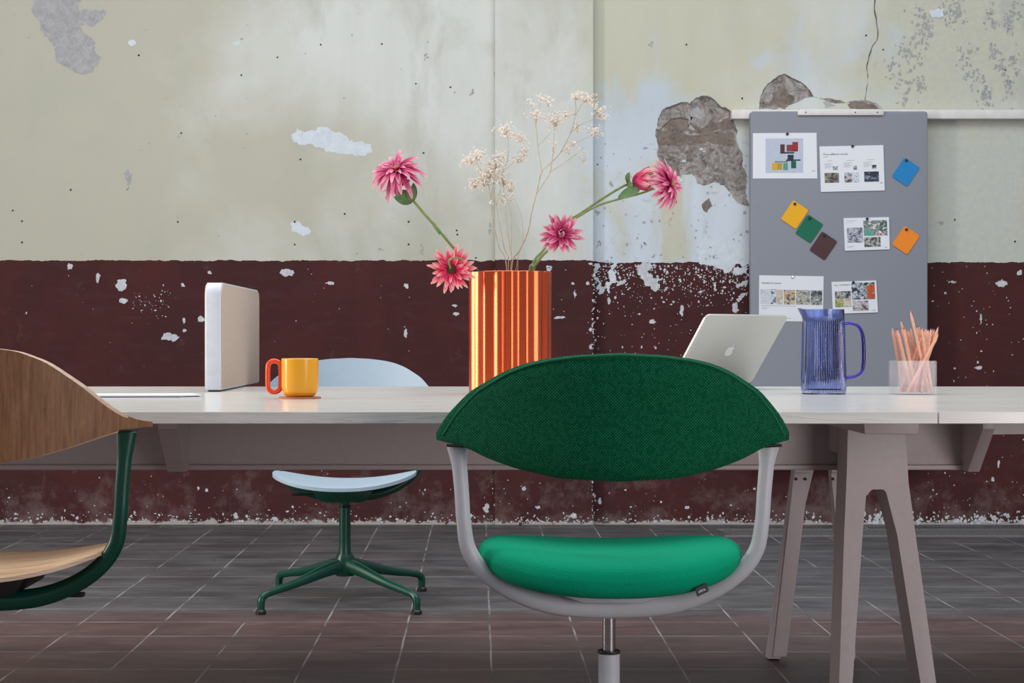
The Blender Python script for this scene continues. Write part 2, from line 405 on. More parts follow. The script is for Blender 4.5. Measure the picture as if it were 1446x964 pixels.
decal(bm, [(411, 190), (420, 180), (450, 179), (470, 186), (492, 198), (510, 199), (524, 204), (526, 214), (508, 220), (486, 217), (460, 214), (436, 203), (414, 201)], y1, 2, .2, 4, 2)
decal(bm, [(410, 316), (424, 314), (440, 326), (430, 334), (412, 328)], y1, 2, .25, 3, 3)
decal(bm, [(181, 59), (190, 56), (192, 63), (184, 65)], y1, 2, .2, 2, 4); decal(bm, [(328, 60), (338, 57), (340, 64), (330, 66)], y1, 2, .2, 2, 5)
decal(bm, [(174, 243), (180, 239), (187, 246), (185, 256), (181, 262), (178, 270), (181, 258), (176, 252)], y1, 1, .3, 3, 6)
# exposed masonry, two areas
decal(bm, [(929, 170), (934, 157), (948, 149), (962, 144), (974, 146), (984, 137), (997, 135), (1010, 142), (1018, 150), (1030, 155), (1036, 170), (1040, 200), (1048, 230), (1054, 250), (1058, 290), (1046, 288), (1034, 278), (1024, 264), (1010, 257), (995, 262), (984, 258), (976, 246), (958, 242), (944, 238), (932, 234), (930, 205)], y1, 3, .14, 4, 7)
decal(bm, [(929, 186), (960, 187), (990, 190), (1036, 188), (1038, 204), (1000, 200), (960, 206), (929, 206)], y2, 7, .10, 4, 8)
decal(bm, [(938, 178), (946, 168), (960, 165), (972, 168), (976, 176), (990, 182), (1004, 172), (1030, 166), (1034, 182), (985, 188), (952, 183)], y2, 7, .14, 4, 9)
decal(bm, [(972, 164), (982, 166), (990, 168), (996, 162), (986, 150), (976, 158), (976, 172), (982, 184), (972, 182)], y3, 1, .14, 3, 10)
decal(bm, [(950, 232), (958, 236), (962, 250), (954, 248), (946, 240)], y2, 7, .2, 3, 11)
decal(bm, [(993, 286), (1002, 280), (1006, 290), (998, 300), (993, 296)], y2, 7, .2, 3, 12)
decal(bm, [(1072, 154), (1076, 132), (1084, 118), (1098, 108), (1108, 104), (1118, 110), (1134, 118), (1142, 126), (1148, 136), (1162, 139), (1180, 141), (1200, 145), (1216, 141), (1238, 146), (1246, 153)], y1, 3, .12, 4, 13)
decal(bm, [(1162, 145), (1172, 144), (1180, 149), (1166, 153)], y2, 1, .2, 3, 14)
decal(bm, [(1196, 147), (1216, 143), (1234, 148), (1240, 153), (1200, 153)], y2, 7, .2, 3, 18)
for _ in range(26):
    decal(bm, blobpx(rnd.uniform(936, 1040), rnd.uniform(208, 262), rnd.uniform(1, 6), rnd.uniform(.8, 3), rnd, 7), y3, rnd.choice((1, 7, 2, 7)), .3, 3, int(rnd.random() * 999))
decal(bm, [(1080, 150), (1090, 132), (1112, 128), (1122, 138), (1108, 154)], y2, 7, .2, 3, 15)
# dark broken edge along the top of the plaster loss
for seq in ([(929, 172), (934, 158), (948, 150), (962, 145), (974, 147), (984, 138), (997, 136), (1010, 143), (1018, 151), (1030, 156)], [(1076, 132), (1084, 118), (1098, 108), (1108, 104), (1118, 110), (1134, 118), (1142, 126), (1148, 136)],
            [(930, 185), (936, 178), (946, 168), (960, 166), (972, 168), (978, 178), (990, 186)]):
    lo = [(a, b + 1.3) for a, b in seq[::-1]]; decal(bm, list(seq) + lo, y4, 6, .12, 3, 16)
# hairline crack
cr = [(1235, -10), (1234, 12), (1237, 30), (1239, 42), (1238, 56), (1230, 68), (1226, 82), (1223, 95), (1225, 108), (1223, 125), (1221, 142)]
decal(bm, cr + [(a + .9, b) for a, b in cr[::-1]], y4, 6, .05, 2, 17)
# small plaster holes
for a, b in [(196, 78), (392, 81), (341, 106), (539, 62), (453, 63), (256, 188), (424, 225), (598, 216), (100, 268), (18, 297), (31, 312), (31, 342), (251, 313), (416, 313), (416, 345), (487, 302), (577, 313), (577, 345), (645, 325), (646, 331), (672, 364), (636, 123), (587, 118), (735, 313), (1223, 50), (1048, 139), (1433, 341), (1348, 310), (969, 63), (811, 245), (844, 232), (910, 343), (1247, 70), (1200, 250)]:
    decal(bm, blobpx(a, b, 1.5, 1.5, rnd, 6), y4, 5, .1, 1, a)
for a, b, rx, ry in [(602, 77, 5, 8), (668, 132, 5, 5), (692, 322, 3, 9), (700, 106, 3, 3), (920, 62, 5, 4), (596, 353, 2, 5), (1330, 315, 4, 3), (858, 372, 8, 4), (843, 300, 3, 4), (846, 345, 5, 6), (818, 344, 3, 4)]:
    for k in range(7): decal(bm, blobpx(a + rnd.gauss(0, rx * .5), b + rnd.gauss(0, ry * .5), 1.2, 1.6, rnd, 6), y3, 1, .3, 2, k + a)
# chips in the maroon dado
for a, b, rx, ry in [(172, 402, 9, 12), (174, 425, 8, 4), (405, 385, 10, 7), (239, 476, 13, 7), (99, 376, 4, 6), (138, 393, 2.5, 9), (284, 451, 6, 5), (467, 400, 7, 3), (296, 385, 4, 3), (258, 402, 3, 4), (260, 452, 2, 5), (260, 467, 3, 3), (574, 403, 4, 4), (573, 471, 3, 8), (642, 431, 4, 2), (644, 443, 5, 3), (790, 448, 6, 2), (809, 400, 3, 2), (812, 415, 2, 6), (700, 382, 3, 3), (781, 378, 5, 2), (1415, 400, 10, 6), (1345, 398, 7, 2), (1385, 450, 2, 10), (1382, 519, 6, 3), (1440, 385, 5, 4),
                     (921, 454, 5, 4), (963, 438, 2.5, 11), (860, 425, 2.5, 5), (906, 490, 1.5, 2.5), (834, 465, 4, 3), (834, 491, 4, 4), (951, 426, 2, 2), (691, 565, 3, 5), (700, 590, 4, 9), (720, 610, 3, 4), (847, 707, 3, 6), (687, 717, 5, 7), (1402, 677, 3, 4), (1410, 655, 1.5, 7), (1387, 733, 5, 6), (109, 731, 3, 3), (333, 729, 4, 5), (388, 732, 4, 4), (280, 689, 2, 3), (292, 692, 3, 3), (1065, 690, 2, 2), (970, 716, 4, 3)]:
    decal(bm, blobpx(a, b, rx, ry, rnd, 8), y1, 4, .28, 3, int(a + b))
# the torn edge right of the pilaster
for poly in ([(840, 372), (846, 372), (844, 392), (848, 404), (841, 408), (838, 390)], [(864, 374), (871, 372), (870, 390), (874, 398), (862, 402), (860, 414), (857, 410), (862, 392), (858, 384)],
             [(900, 386), (906, 372), (918, 370), (914, 384), (922, 392), (930, 390), (929, 400), (930, 408), (942, 404), (947, 406), (940, 410), (922, 410), (912, 404), (906, 394)],
             [(984, 366), (994, 373), (1006, 375), (1016, 379), (1024, 386), (1034, 379), (1046, 374), (1058, 374), (1058, 350), (984, 350)], [(1036, 378), (1058, 374), (1058, 390), (1046, 388), (1038, 388)],
             [(1036, 398), (1056, 396), (1054, 404), (1040, 406)], [(1040, 424), (1048, 414), (1056, 414), (1050, 420), (1044, 426)], [(1034, 434), (1040, 426), (1044, 438), (1040, 442)], [(876, 396), (884, 394), (876, 402), (870, 404)],
             [(1008, 400), (1012, 398), (1012, 410), (1008, 412)], [(846, 404), (856, 400), (852, 414), (846, 416)]):
    decal(bm, poly, y1, 4 if poly[0][1] > 380 else 2, .32, 4, int(sum(p[0] for p in poly)))
def specks(n, x0, x1, yf, r0, r1, mi=4, yd=None):
    for k in range(n):
        a = rnd.uniform(x0, x1); b = yf(); r = rnd.uniform(r0, r1) * (1 if rnd.random() < .8 else 1.8)
        decal(bm, blobpx(a, b, r * rnd.uniform(.7, 1.4), r * rnd.uniform(.7, 1.6), rnd, 5), yd or y2, mi, .25, 1, k)
specks(560, 840, 1058, lambda: 374 + abs(rnd.gauss(0, 24)), .4, 1.2)
specks(150, 840, 1058, lambda: rnd.uniform(390, 540), .35, .9)
specks(60, 838, 846, lambda: rnd.uniform(374, 730), .5, 1.4)
specks(80, 835, 838, lambda: rnd.uniform(374, 730), .5, 1.2, 4, WD - .0465)
specks(60, 694, 702, lambda: rnd.uniform(372, 735), .4, 1.1)
specks(130, 0, 1446, lambda: rnd.uniform(375, 735), .4, .9)
specks(100, 1310, 1446, lambda: rnd.uniform(375, 735), .4, 1.1)
specks(60, 186, 240, lambda: rnd.gauss(430, 12), .4, .8)
specks(500, -60, 1500, lambda: 737 - abs(rnd.gauss(0, 7)), .5, 1.6)
specks(200, -60, 1500, lambda: 737 - abs(rnd.gauss(0, 26)), .4, 1.1)
specks(120, 1200, 1446, lambda: 738 - abs(rnd.gauss(0, 6)), 1.0, 2.6)
for _ in range(22):
    qx = rnd.uniform(1262, 1440); qy = rnd.uniform(6, 140); vs_x = rnd.uniform(3, 9); vs_y = rnd.uniform(5, 14)
    for k in range(26):
        decal(bm, blobpx(rnd.gauss(qx, vs_x), rnd.gauss(qy, vs_y), rnd.uniform(.5, 2.2), rnd.uniform(.8, 3.4), rnd, 6), y2, 1, .35, 2, k)
decal(bm, blobpx(1322, 18, 14, 7, rnd, 8), y2, 2, .3, 3, 41)
specks(120, 845, 1058, lambda: rnd.uniform(200, 368), .4, 1.4, 1)
specks(60, 0, 700, lambda: rnd.uniform(5, 360), .4, 1.0, 1)
struct(finish('wall_back', bm, MATS, smooth=False, recalc=False))
# shallow pilaster
bm = bmesh.new(); D2 = WD - .045
box(bm, (WX(699, D2), D2, 0), (WX(838.5, D2), WD, 3.4), bev=.004, seg=1)
def WDp(px, py): return (WX(px, D2), D2 - .0006, WZ(py, D2))
for a, b, rx, ry in [(830, 400, 3, 3), (834, 372, 4, 2), (812, 415, 2, 6), (809, 400, 3, 2), (790, 448, 8, 2), (717, 430, 3, 2), (776, 377, 5, 2), (740, 690, 3, 4), (760, 716, 4, 3), (834, 465, 3, 3), (834, 490, 3, 4), (810, 728, 5, 5), (775, 380, 4, 3)] + [(rnd.uniform(702, 836), rnd.uniform(376, 735), .8, .9) for _ in range(60)] + [(rnd.uniform(702, 836), 739 - abs(rnd.gauss(0, 6)), 1.4, 1.4) for _ in range(60)]:
    pts = rag(blobpx(a, b, rx, ry, rnd, 7), .28, 2, int(a)); vs = [bm.verts.new(WDp(p.x, p.y)) for p in pts]
    f = bm.faces.new(vs); f.material_index = 4; f.normal_update()
    if f.normal.y > 0: f.normal_flip()
struct(finish('trim_1', bm, MATS, smooth=False, recalc=False), 'shallow plastered pilaster on the back wall')

# wall rail that carries the board
bm = bmesh.new(); dR = 7.96
box(bm, (WX(1033, dR), dR - .012, WZ(168, dR)), (WX(1700, dR), WD - .0005, WZ(155, dR)), bev=.003)
tag(finish('wall_rail', bm, M['rail']), 'long slim white picture rail fixed across the plaster wall behind the grey board', 'rail')

# drain grille in the floor by the wall
bm = bmesh.new(); gx0, gx1 = WX(1022, 7.55), WX(1600, 7.55); gy0, gy1 = F * H / (757.5 - CY), F * H / (748 - CY)
box(bm, (gx0, gy0, .0), (gx1, gy0 + .02, .006)); box(bm, (gx0, gy1 - .02, .0), (gx1, gy1, .006)); x = gx0
while x < gx1 - .05:
    prism(bm, [(x, gy1 - .02), (x + .012, gy1 - .02), (x + .062, gy0 + .02), (x + .05, gy0 + .02)], .0005, .005, 'Z'); x += .026
gmat = plain('grille_iron', srgb(120, 118, 118), .5, .2)
tag(finish('drain_grille', bm, gmat, smooth=False), 'long narrow grey slatted drain grille set in the tiles along the wall foot', 'grille')

# ------------------------------------------------------------------ table
TF, TB = 3.10, 4.73; TT = .022
tb = empty('work_table', (WX(1233, 3.88), 3.9, 0))
tag(tb, 'long whitewashed wooden work table on taupe forked metal legs', 'table')
ox, oy = tb.location.x, tb.location.y
def tpart(name, bm, mat, parent=tb, smooth=True):
    for v in bm.verts: v.co -= Vector((ox, oy, 0))
    return finish(name, bm, mat, parent, smooth)
seam = WX(1325, TF)
for a, b in ((-2.1, seam - .0006), (seam + .0006, 2.4)):
    bm = bmesh.new(); box(bm, (a, TF, TZ - TT), (b, TB, TZ), bev=.0014); tpart('tabletop', bm, M['top'], smooth=False)
BD = 4.05; zb = WZ(663, BD)
bm = bmesh.new(); bx1 = WX(1362, BD)
box(bm, (-2.0, BD, zb + .012), (bx1, BD + .012, TZ - TT - .002), bev=.002)
box(bm, (-2.0, BD - .012, zb), (bx1, BD + .42, zb + .012), bev=.003)
box(bm, (-2.0, BD + .408, zb + .012), (bx1, BD + .42, TZ - TT - .002), bev=.002)
tpart('cable_tray', bm, M['taupe'])
def bracket(x0, x1, top0=None):
    bm = bmesh.new(); zt = TZ - TT
    prism(bm, [(BD - .17, zt), (BD - .17, zt - .05), (BD - .05, zb - .001), (BD + .02, zb - .001), (BD + .02, zt)], x0, x1, 'X', bev=.004)
    tpart('bracket', bm, M['taupe'])
bracket(WX(236, 4.0), WX(263, 4.0)); bracket(WX(1366, 4.0), WX(1384, 4.0))
bm = bmesh.new(); x0 = WX(1362, BD)
prism(bm, [(x0, TZ - TT), (x0, zb), (WX(1378, BD), zb), (WX(1391, BD), WZ(618, BD)), (WX(1393, BD), WZ(613, BD)), (WX(1398, BD), WZ(610.5, BD)), (2.3, WZ(608, BD)), (2.3, TZ - TT)], BD - .01, BD + .06, 'Y', bev=.004)
tpart('side_rail', bm, M['taupe'])
# forked leg frames
FD = 3.88
def fr(px, py, d=FD): return (WX(px, d), WZ(py, d))
fl = [fr(1195, 575), fr(1196, 661), fr(1194, 712), fr(1192, 755), fr(1185, 964), (WX(1183, FD), 0), (WX(1201, FD), 0), fr(1204, 964), fr(1218, 755), fr(1223, 700), fr(1225, 692), fr(1229, 688), fr(1234, 687), fr(1246, 687), fr(1251, 688.5), fr(1255, 694), fr(1267, 755), fr(1300, 964), (WX(1309, FD), 0), (WX(1330, FD), 0), fr(1322, 964), fr(1293, 755), fr(1283, 681), fr(1280, 631), fr(1277, 575)]
fl = [(a, max(b, .004)) for a, b in fl]; fl = [(a, min(b, TZ - TT - .001)) for a, b in fl]
bm = bmesh.new(); prism(bm, fl, FD, FD + .105, 'Y', bev=.006, seg=3); tpart('leg', bm, M['taupe'])
# rear one: open channel with a recessed cover seen from inside
cxm = WX(1256, FD); sh = -.028
fl2 = [(2 * cxm - a + sh - .004, b) for a, b in fl[::-1]]
# narrower legs for the channel, wall + flange
bm = bmesh.new(); prism(bm, fl2, 4.615, 4.665, 'Y', bev=.004, seg=2); rear = tpart('leg', bm, M['taupe'])
bm = bmesh.new()
for s in (0, 1):
    if s == 0: q = [(WX(1119, 4.63), WZ(668, 4.6)), (WX(1141, 4.63), WZ(668, 4.6)), (WX(1109, 4.63), .012), (WX(1090, 4.63), .012)]
    else: q = [(WX(1171, 4.63), WZ(668, 4.6)), (WX(1188, 4.63), WZ(668, 4.6)), (WX(1206, 4.63), .012), (WX(1197, 4.63), .012)]
    prism(bm, q, 4.609, 4.614, 'Y', bev=.001, seg=1)
for a in (1124, 1137, 1176):
    t_ = bmesh.new(); bmesh.ops.create_cone(t_, segments=12, radius1=.004, radius2=.004, depth=.003, cap_ends=True)
    join(bm, t_, 1, Matrix.Translation((WX(a, 4.608), 4.607, WZ(676, 4.608))) @ Matrix.Rotation(R(90), 4, 'X'))
tpart('leg_cover', bm, [M['taupe'], M['taupe_dark']], smooth=False)
# block and cross beam joining the two frames
bm = bmesh.new(); box(bm, (WX(1192, FD), FD + .09, TZ - TT - .11), (WX(1275, FD), 4.62, TZ - TT - .001), bev=.004); tpart('cross_beam', bm, M['taupe'])
bm = bmesh.new(); d = 3.45
prism(bm, [(WX(1219, d), TZ - TT), (WX(1221, d), WZ(612.5, d)), (WX(1297, d), WZ(613.5, d)), (WX(1300, d), TZ - TT)], d, FD + .02, 'Y', bev=.003); tpart('mounting_block', bm, M['taupe'])
# left-hand leg frame (outside the picture) so the table stands
bm = bmesh.new(); prism(bm, [(a - 2.75, b) for a, b in fl], FD, FD + .105, 'Y', bev=.006); tpart('leg', bm, M['taupe'])
bm = bmesh.new(); prism(bm, [(a - 2.75, b) for a, b in fl2], 4.615, 4.665, 'Y', bev=.004); tpart('leg', bm, M['taupe'])

# ------------------------------------------------------------------ chairs
def lerp_tab(tab, x):
    for (a, b), (c, d) in zip(tab, tab[1:]):
        if x <= c: return b + (d - b) * (x - a) / (c - a)
    return tab[-1][1]
def smooth_tab(tab, x, k=.014):
    return sum(lerp_tab(tab, max(0, min(tab[-1][0], x + o))) for o in (-k, -k / 2, 0, k / 2, k)) / 5
UP_T = [(0, .844), (.071, .8405), (.118, .8345), (.154, .8265), (.19, .812), (.243, .779), (.283, .733), (.300, .698)]
UP_B = [(0, .633), (.10, .6375), (.17, .652), (.216, .667), (.25, .683), (.272, .688), (.300, .694)]
SH_T = [(0, .844), (.072, .8405), (.118, .834), (.16, .816), (.212, .775), (.245, .742), (.276, .718), (.302, .711)]
SH_B = [(0, .646), (.10, .653), (.142, .660), (.193, .675), (.235, .690), (.26, .698), (.28, .703), (.302, .7035)]
def back_y(x, z):
    return -(.222 - .135 * (x / .30) ** 2) - (z - .69) * .10
def make_back(root, kind, lift, mats):
    bm = bmesh.new(); NU, NV = 56, 16; Tt, Bt = (UP_T, UP_B) if kind in ('up', 'pl') else (SH_T, SH_B)
    xm = Tt[-1][0]
    def pt(u, v, side):
        x = xm * math.copysign(1 - (1 - abs(u)) ** 1.25, u) if kind == 'up' else xm * u
        zt = smooth_tab(Tt, abs(x), .010); z0 = smooth_tab(Bt, abs(x), .010); z = z0 + (zt - z0) * v
        if kind == 'up':
            th = .017 * (max(0, 1 - abs(2 * v - 1) ** 5)) ** .5 * (max(0, 1 - abs(u) ** 14)) ** .5
            th = max(th, .0025 if 0 < v < 1 else 0.0)
        else: th = .0062
        y = back_y(x, z)
        if kind != 'up':
            e = max(0, abs(x) - .262) if kind == 'sh' else 0; y += e * .45
        n = Vector((-2 * .135 * x / .09, -1, 0)).normalized() if True else 0
        p = Vector((x, y, z)) + n * (th * side)
        return (p.x, p.y, p.z + lift)
    A = [[None] * (NV + 1) for _ in range(NU + 1)]; B = [[None] * (NV + 1) for _ in range(NU + 1)]
    for i in range(NU + 1):
        for j in range(NV + 1):
            u = -1 + 2 * i / NU; v = .5 - .5 * math.cos(math.pi * j / NV) if kind == 'up' else j / NV
            A[i][j] = bm.verts.new(pt(u, v, 1)); B[i][j] = bm.verts.new(pt(u, v, -1))
    for i in range(NU):
        for j in range(NV):
            bm.faces.new([A[i][j], A[i][j + 1], A[i + 1][j + 1], A[i + 1][j]]); bm.faces.new([B[i][j], B[i + 1][j], B[i + 1][j + 1], B[i][j + 1]])
    def strip(a, b, mi=1):
        for k in range(len(a) - 1):
            f = bm.faces.new([a[k], a[k + 1], b[k + 1], b[k]]); f.material_index = mi if kind != 'up' else 0
    strip([A[i][NV] for i in range(NU + 1)], [B[i][NV] for i in range(NU + 1)]); strip([B[i][0] for i in range(NU + 1)], [A[i][0] for i in range(NU + 1)])
    strip(A[0], B[0]); strip(B[NU], A[NU])
    if kind == 'up': bmesh.ops.remove_doubles(bm, verts=bm.verts, dist=.0002)
    o = finish('backrest', bm, mats, root)
    if kind == 'up':
        bm = bmesh.new(); pts = []
        for i in range(49):
            u = -.985 + 1.97 * i / 48; x = xm * math.copysign(1 - (1 - abs(u)) ** 1.25, u)
            z = smooth_tab(Tt, abs(x), .010) - .0032
            n = Vector((-2 * .135 * x / .09, -1, 0)).normalized(); p = Vector((x, back_y(x, z), z + lift)) + n * .0105; pts.append(p)
        tube(bm, pts, .0022, n=1, seg=6); finish('piping', bm, M['piping'], o)
    return o
def make_seat(root, kind, lift, mats, dz=0):
    bm = bmesh.new(); NA, NR = 72, 12; HX, HY = (.230 if kind == 'up' else .235, .20); ex = 2.6 if dz else 2.35; lf_ = .024 if kind == 'up' else .036
    z0 = .456 + lift + dz
    def top(x, y): return z0 + lf_ * (abs(x) / HX) ** 2.2 - .003 * (y / HY) ** 2
    rings_t, rings_b = [], []
    for j in range(1, NR + 1):
        r = 1 - (1 - j / NR) ** 1.7; rt, rb = [], []
        for k in range(NA):
            a = 2 * math.pi * k / NA; ca, sa = math.cos(a), math.sin(a); e = 2 / ex
            x = HX * r * math.copysign(abs(ca) ** e, ca); y = HY * r * math.copysign(abs(sa) ** e, sa)
            z = top(x, y)
            if kind == 'up':
                g = (1 - r ** 9) ** .5 if r < 1 else 0
                rt.append(bm.verts.new((x, y, z + .014 + .032 * g))); rb.append(bm.verts.new((x, y, z + .014 - .036 * g - .002)))
            else: q_ = (.0085 if dz else .0055) * (1 - .35 * r ** 12); rt.append(bm.verts.new((x, y, z + q_))); rb.append(bm.verts.new((x, y, z - q_)))
        rings_t.append(rt); rings_b.append(rb)
    ct = bm.verts.new((0, 0, top(0, 0) + (.046 if kind == 'up' else .0055))); cb = bm.verts.new((0, 0, top(0, 0) - (.024 if kind == 'up' else .0055)))
    for k in range(NA):
        k2 = (k + 1) % NA
        bm.faces.new([ct, rings_t[0][k], rings_t[0][k2]]); bm.faces.new([cb, rings_b[0][k2], rings_b[0][k]])
        for j in range(NR - 1):
            bm.faces.new([rings_t[j][k], rings_t[j + 1][k], rings_t[j + 1][k2], rings_t[j][k2]]); bm.faces.new([rings_b[j][k], rings_b[j][k2], rings_b[j + 1][k2], rings_b[j + 1][k]])
        f = bm.faces.new([rings_t[-1][k], rings_b[-1][k], rings_b[-1][k2], rings_t[-1][k2]]); f.material_index = 1 if kind != 'up' else 0
    return finish('seat', bm, mats, root)
def make_chair(name, loc, rz, kind, lift, back_m, seat_m, frame_m, column_m, mech_m, label, dz=0):
    root = empty(name, loc, rz); tag(root, label, 'chair', )
    make_back(root, kind, lift - dz, back_m); make_seat(root, kind, lift, seat_m, dz)
    bm = bmesh.new()
    half = [(0, -.045, .400), (.096, -.05, .4055), (.165, -.06, .428), (.217, -.072, .463), (.246, -.080, .503), (.255, -.086, .55), (.2585, -.088, .601), (.2625, -.089, .650), (.266, -.089, .684)]
    rr = [(.015, .0185), (.015, .0170), (.014, .0155), (.0135, .0145), (.013, .0135), (.0125, .0125), (.012, .0125), (.012, .0130), (.013, .0185)]
    pts = [Vector((-a, b, c + lift)) for a, b, c in half[::-1]] + [Vector((a, b, c + lift)) for a, b, c in half[1:]]
    if kind == 'sh': pts[0].z += .012; pts[-1].z += .012
    tube(bm, pts, rr[::-1] + rr[1:], n=6, seg=16, up=(0, 1, 0))
    fr_ = finish('frame', bm, frame_m, root)
    for s in (-1, 1):
        bm = bmesh.new(); m_ = .0135 if kind == 'sh' else 0; q = [(s * .247, .682 + m_ + lift), (s * .284, .684 + m_ + lift), (s * .284, .6885 + m_ + lift), (s * .247, .6865 + m_ + lift)]
        prism(bm, q, -.122, -.082, 'Y', bev=.002); finish('back_mount', bm, M['black'], root, smooth=False)
    lz = lift; lift = lift + dz * 1.2 - (.006 if dz else 0)
    bm = bmesh.new()
    prism(bm, [(-.10, .452 + lift), (-.075, .418 + lift), (-.055, .412 + lift), (.055, .412 + lift), (.075, .418 + lift), (.10, .452 + lift)] if kind != 'up' else [(-.11, .444 + lift), (-.10, .432 + lift), (-.05, .414 + lift), (.05, .414 + lift), (.10, .432 + lift), (.11, .444 + lift)], -.09, .10, 'Y', bev=.004)
    lathe(bm, [(0, .376 + lift), (.0145, .376 + lift), (.0165, .38 + lift), (.0165, .415 + lift)], 24); m = finish('mechanism', bm, mech_m, root)
    lift = lz
    if kind != 'up':
     bm = bmesh.new(); tube(bm, [(.05, -.02, .412 + lift), (.12, -.02, .408 + lift), (.178, -.02, .407 + lift)], .0035, n=3, seg=8); box(bm, (.145, -.03, .4035 + lift), (.178, -.010, .411 + lift), bev=.002)
     finish('lever', bm, M['black'], root)
    bm = bmesh.new(); lathe(bm, [(0, .30), (.0115, .30), (.0115, .378 + lift), (0, .378 + lift)], 24); finish('gas_lift', bm, M['steel'], root)
    bm = bmesh.new(); lathe(bm, [(0, .105), (.023, .105), (.0235, .15), (.020, .165), (.0190, .20), (.0190, .312), (.0170, .314), (0, .314)], 28); 
    finish('column', bm, column_m, root)
    bm = bmesh.new(); lathe(bm, [(.0, .3135), (.0195, .3135), (.0205, .3155), (.0195, .3185), (.0, .3185)], 28); finish('collar', bm, M['black'], root)
    bm = bmesh.new(); lathe(bm, [(0, .085), (.03, .088), (.036, .11), (.034, .14), (.025, .16), (0, .16)], 28); hub = finish('base_hub', bm, column_m, root)
    for k in range(4):
        a = R(45 + 90 * k); dx, dy = math.cos(a), math.sin(a)
        bm = bmesh.new(); tube(bm, [(dx * r, dy * r, z) for r, z in ((.005, .124), (.08, .112), (.20, .084), (.30, .066), (.332, .058), (.345, .044), (.347, .014))], [(.020, .026), (.017, .021), (.012, .0145), (.011, .012), (.0115, .012), (.012, .012), (.011, .011)], n=5, seg=12, sq=.8)
        lg = finish('base_arm', bm, column_m, root)
        bm = bmesh.new(); lathe(bm, [(0, .015), (.0125, .015), (.0165, .010), (.0165, .0015), (0, .0015)], 18, c=(dx * .347, dy * .347)); finish('glide', bm, M['black'], lg)
    return root
gc = make_chair('swivel_chair', (WX(860, 3.02), 3.02, 0), 0, 'up', 0, M['green_back_shaded'], M['green_seat_lit'], M['lightgrey'], M['lightgrey'], M['lightgrey'], 'swivel chair in bright green woven fabric with pale grey frame')
oc = make_chair('swivel_chair', (WX(-20, 3.02), 3.02, 0), 0, 'sh', .012, [M['oak_back_shaded'], M['ply']], [M['oak_seat_lit'], M['ply']], M['dkgreen'], M['dkgreen'], M['black'], 'swivel chair with oak veneer back and seat on dark green frame')
bc = make_chair('swivel_chair', (WX(487, 5.64), 5.64, 0), R(180), 'pl', -.055, [M['blue_plastic'], M['blue_plastic']], [M['blue_plastic'], M['blue_plastic']], M['dkgreen'], M['dkgreen'], M['dkgreen'], 'ice blue plastic swivel chair on a dark green star base behind the table', -.012)
# fabric tag under the green seat
bm = bmesh.new(); box(bm, (-.012, -.0006, -.0075), (.012, .0006, .0075))
text_faces(bm, 'vitra.', .0078, Matrix.Translation((-.0005, -.0009, -.003)) @ Matrix.Rotation(R(90), 4, 'X'), 1, 'CENTER')
tg = finish('fabric_tag', bm, [M['black'], M['white']], gc, smooth=False, recalc=False); tg.location = (.142, -.166, .449); tg.rotation_euler = (0, R(-18), R(28)); tg['label'] = 'small black woven tag with white lettering'

# ------------------------------------------------------------------ things on the table
def onTable(px, py): d = TD(py); return (WX(px, d), d, TZ)
# desk divider
d0 = TD(553); L = .73; hh = .272; xr = WX(312, d0); xl = WX(290, d0)
dv = empty('desk_divider', ((xl + xr) / 2, d0, TZ)); tag(dv, 'upright white framed panel with beige woven faces standing on the table', 'divider')
hw = (xr - xl) / 2
def yz(pts): return pts
fp = [q for q in rrect(L, hh - .004, .030, 6, L / 2, (hh + .004) / 2) if q[1] > .1] + [(0, .007), (.003, .004), (L - .003, .004), (L, .007)]
bm = bmesh.new(); prism(bm, fp, -hw, hw, 'X', bev=.003); finish('frame', bm, M['frame_white'], dv)
for s in (-1, 1):
    bm = bmesh.new(); prism(bm, [q for q in rrect(L - .006, hh - .012, .027, 6, L / 2, (hh + .004) / 2) if q[1] > .1] + [(.003, .008), (L - .003, .008)], s * (hw - .0005), s * (hw + .0022), 'X', bev=.001); finish('fabric_panel', bm, M['beige_fab'], dv)
bm = bmesh.new(); box(bm, (-hw * .8, .02, .0), (hw * .8, L - .30, .006)); finish('base_strip', bm, M['black'], dv)
# booklet
bx = empty('booklet', (WX(205, 3.85), 3.83, TZ), R(4)); tag(bx, 'thin white booklet lying flat on the table beside the oak chair', 'booklet')
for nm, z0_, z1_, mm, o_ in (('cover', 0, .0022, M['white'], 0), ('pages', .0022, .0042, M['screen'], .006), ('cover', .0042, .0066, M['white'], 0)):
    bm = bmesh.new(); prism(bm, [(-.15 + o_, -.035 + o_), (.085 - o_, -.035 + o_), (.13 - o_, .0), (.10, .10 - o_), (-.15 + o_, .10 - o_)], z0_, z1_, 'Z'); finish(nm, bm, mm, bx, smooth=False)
# mug and coaster
mx, my, _ = onTable(423.5, 562.5)
cs = bmesh.new(); lathe(cs, [(0, 0), (.046, 0), (.0465, .0015), (.046, .004), (0, .004)], 48)
co = finish('coaster', cs, M['cork']); co.location = (mx, my, TZ); tag(co, 'round thin cork coaster under the yellow mug', 'coaster')
mg = empty('mug', (mx, my, TZ + .004)); tag(mg, 'yellow ceramic mug with an orange oval handle on a cork coaster', 'mug')
bm = bmesh.new(); lathe(bm, [(0, 0), (.027, 0), (.034, .0035), (.0385, .011), (.0405, .022), (.0405, .083), (.0392, .0845), (.0375, .083), (.0372, .02), (.03, .009), (0, .007)], 64); finish('cup', bm, M['yellow'], mg)
bm = bmesh.new(); pts = []
for k in range(36):
    a = 2 * math.pi * k / 36; r = .0145; cz = .020 if math.sin(a) > 0 else -.020
    pts.append((-.0565 + r * math.cos(a), 0, .0445 + math.sin(a) * r + cz * min(1, abs(math.sin(a)) * 3)))
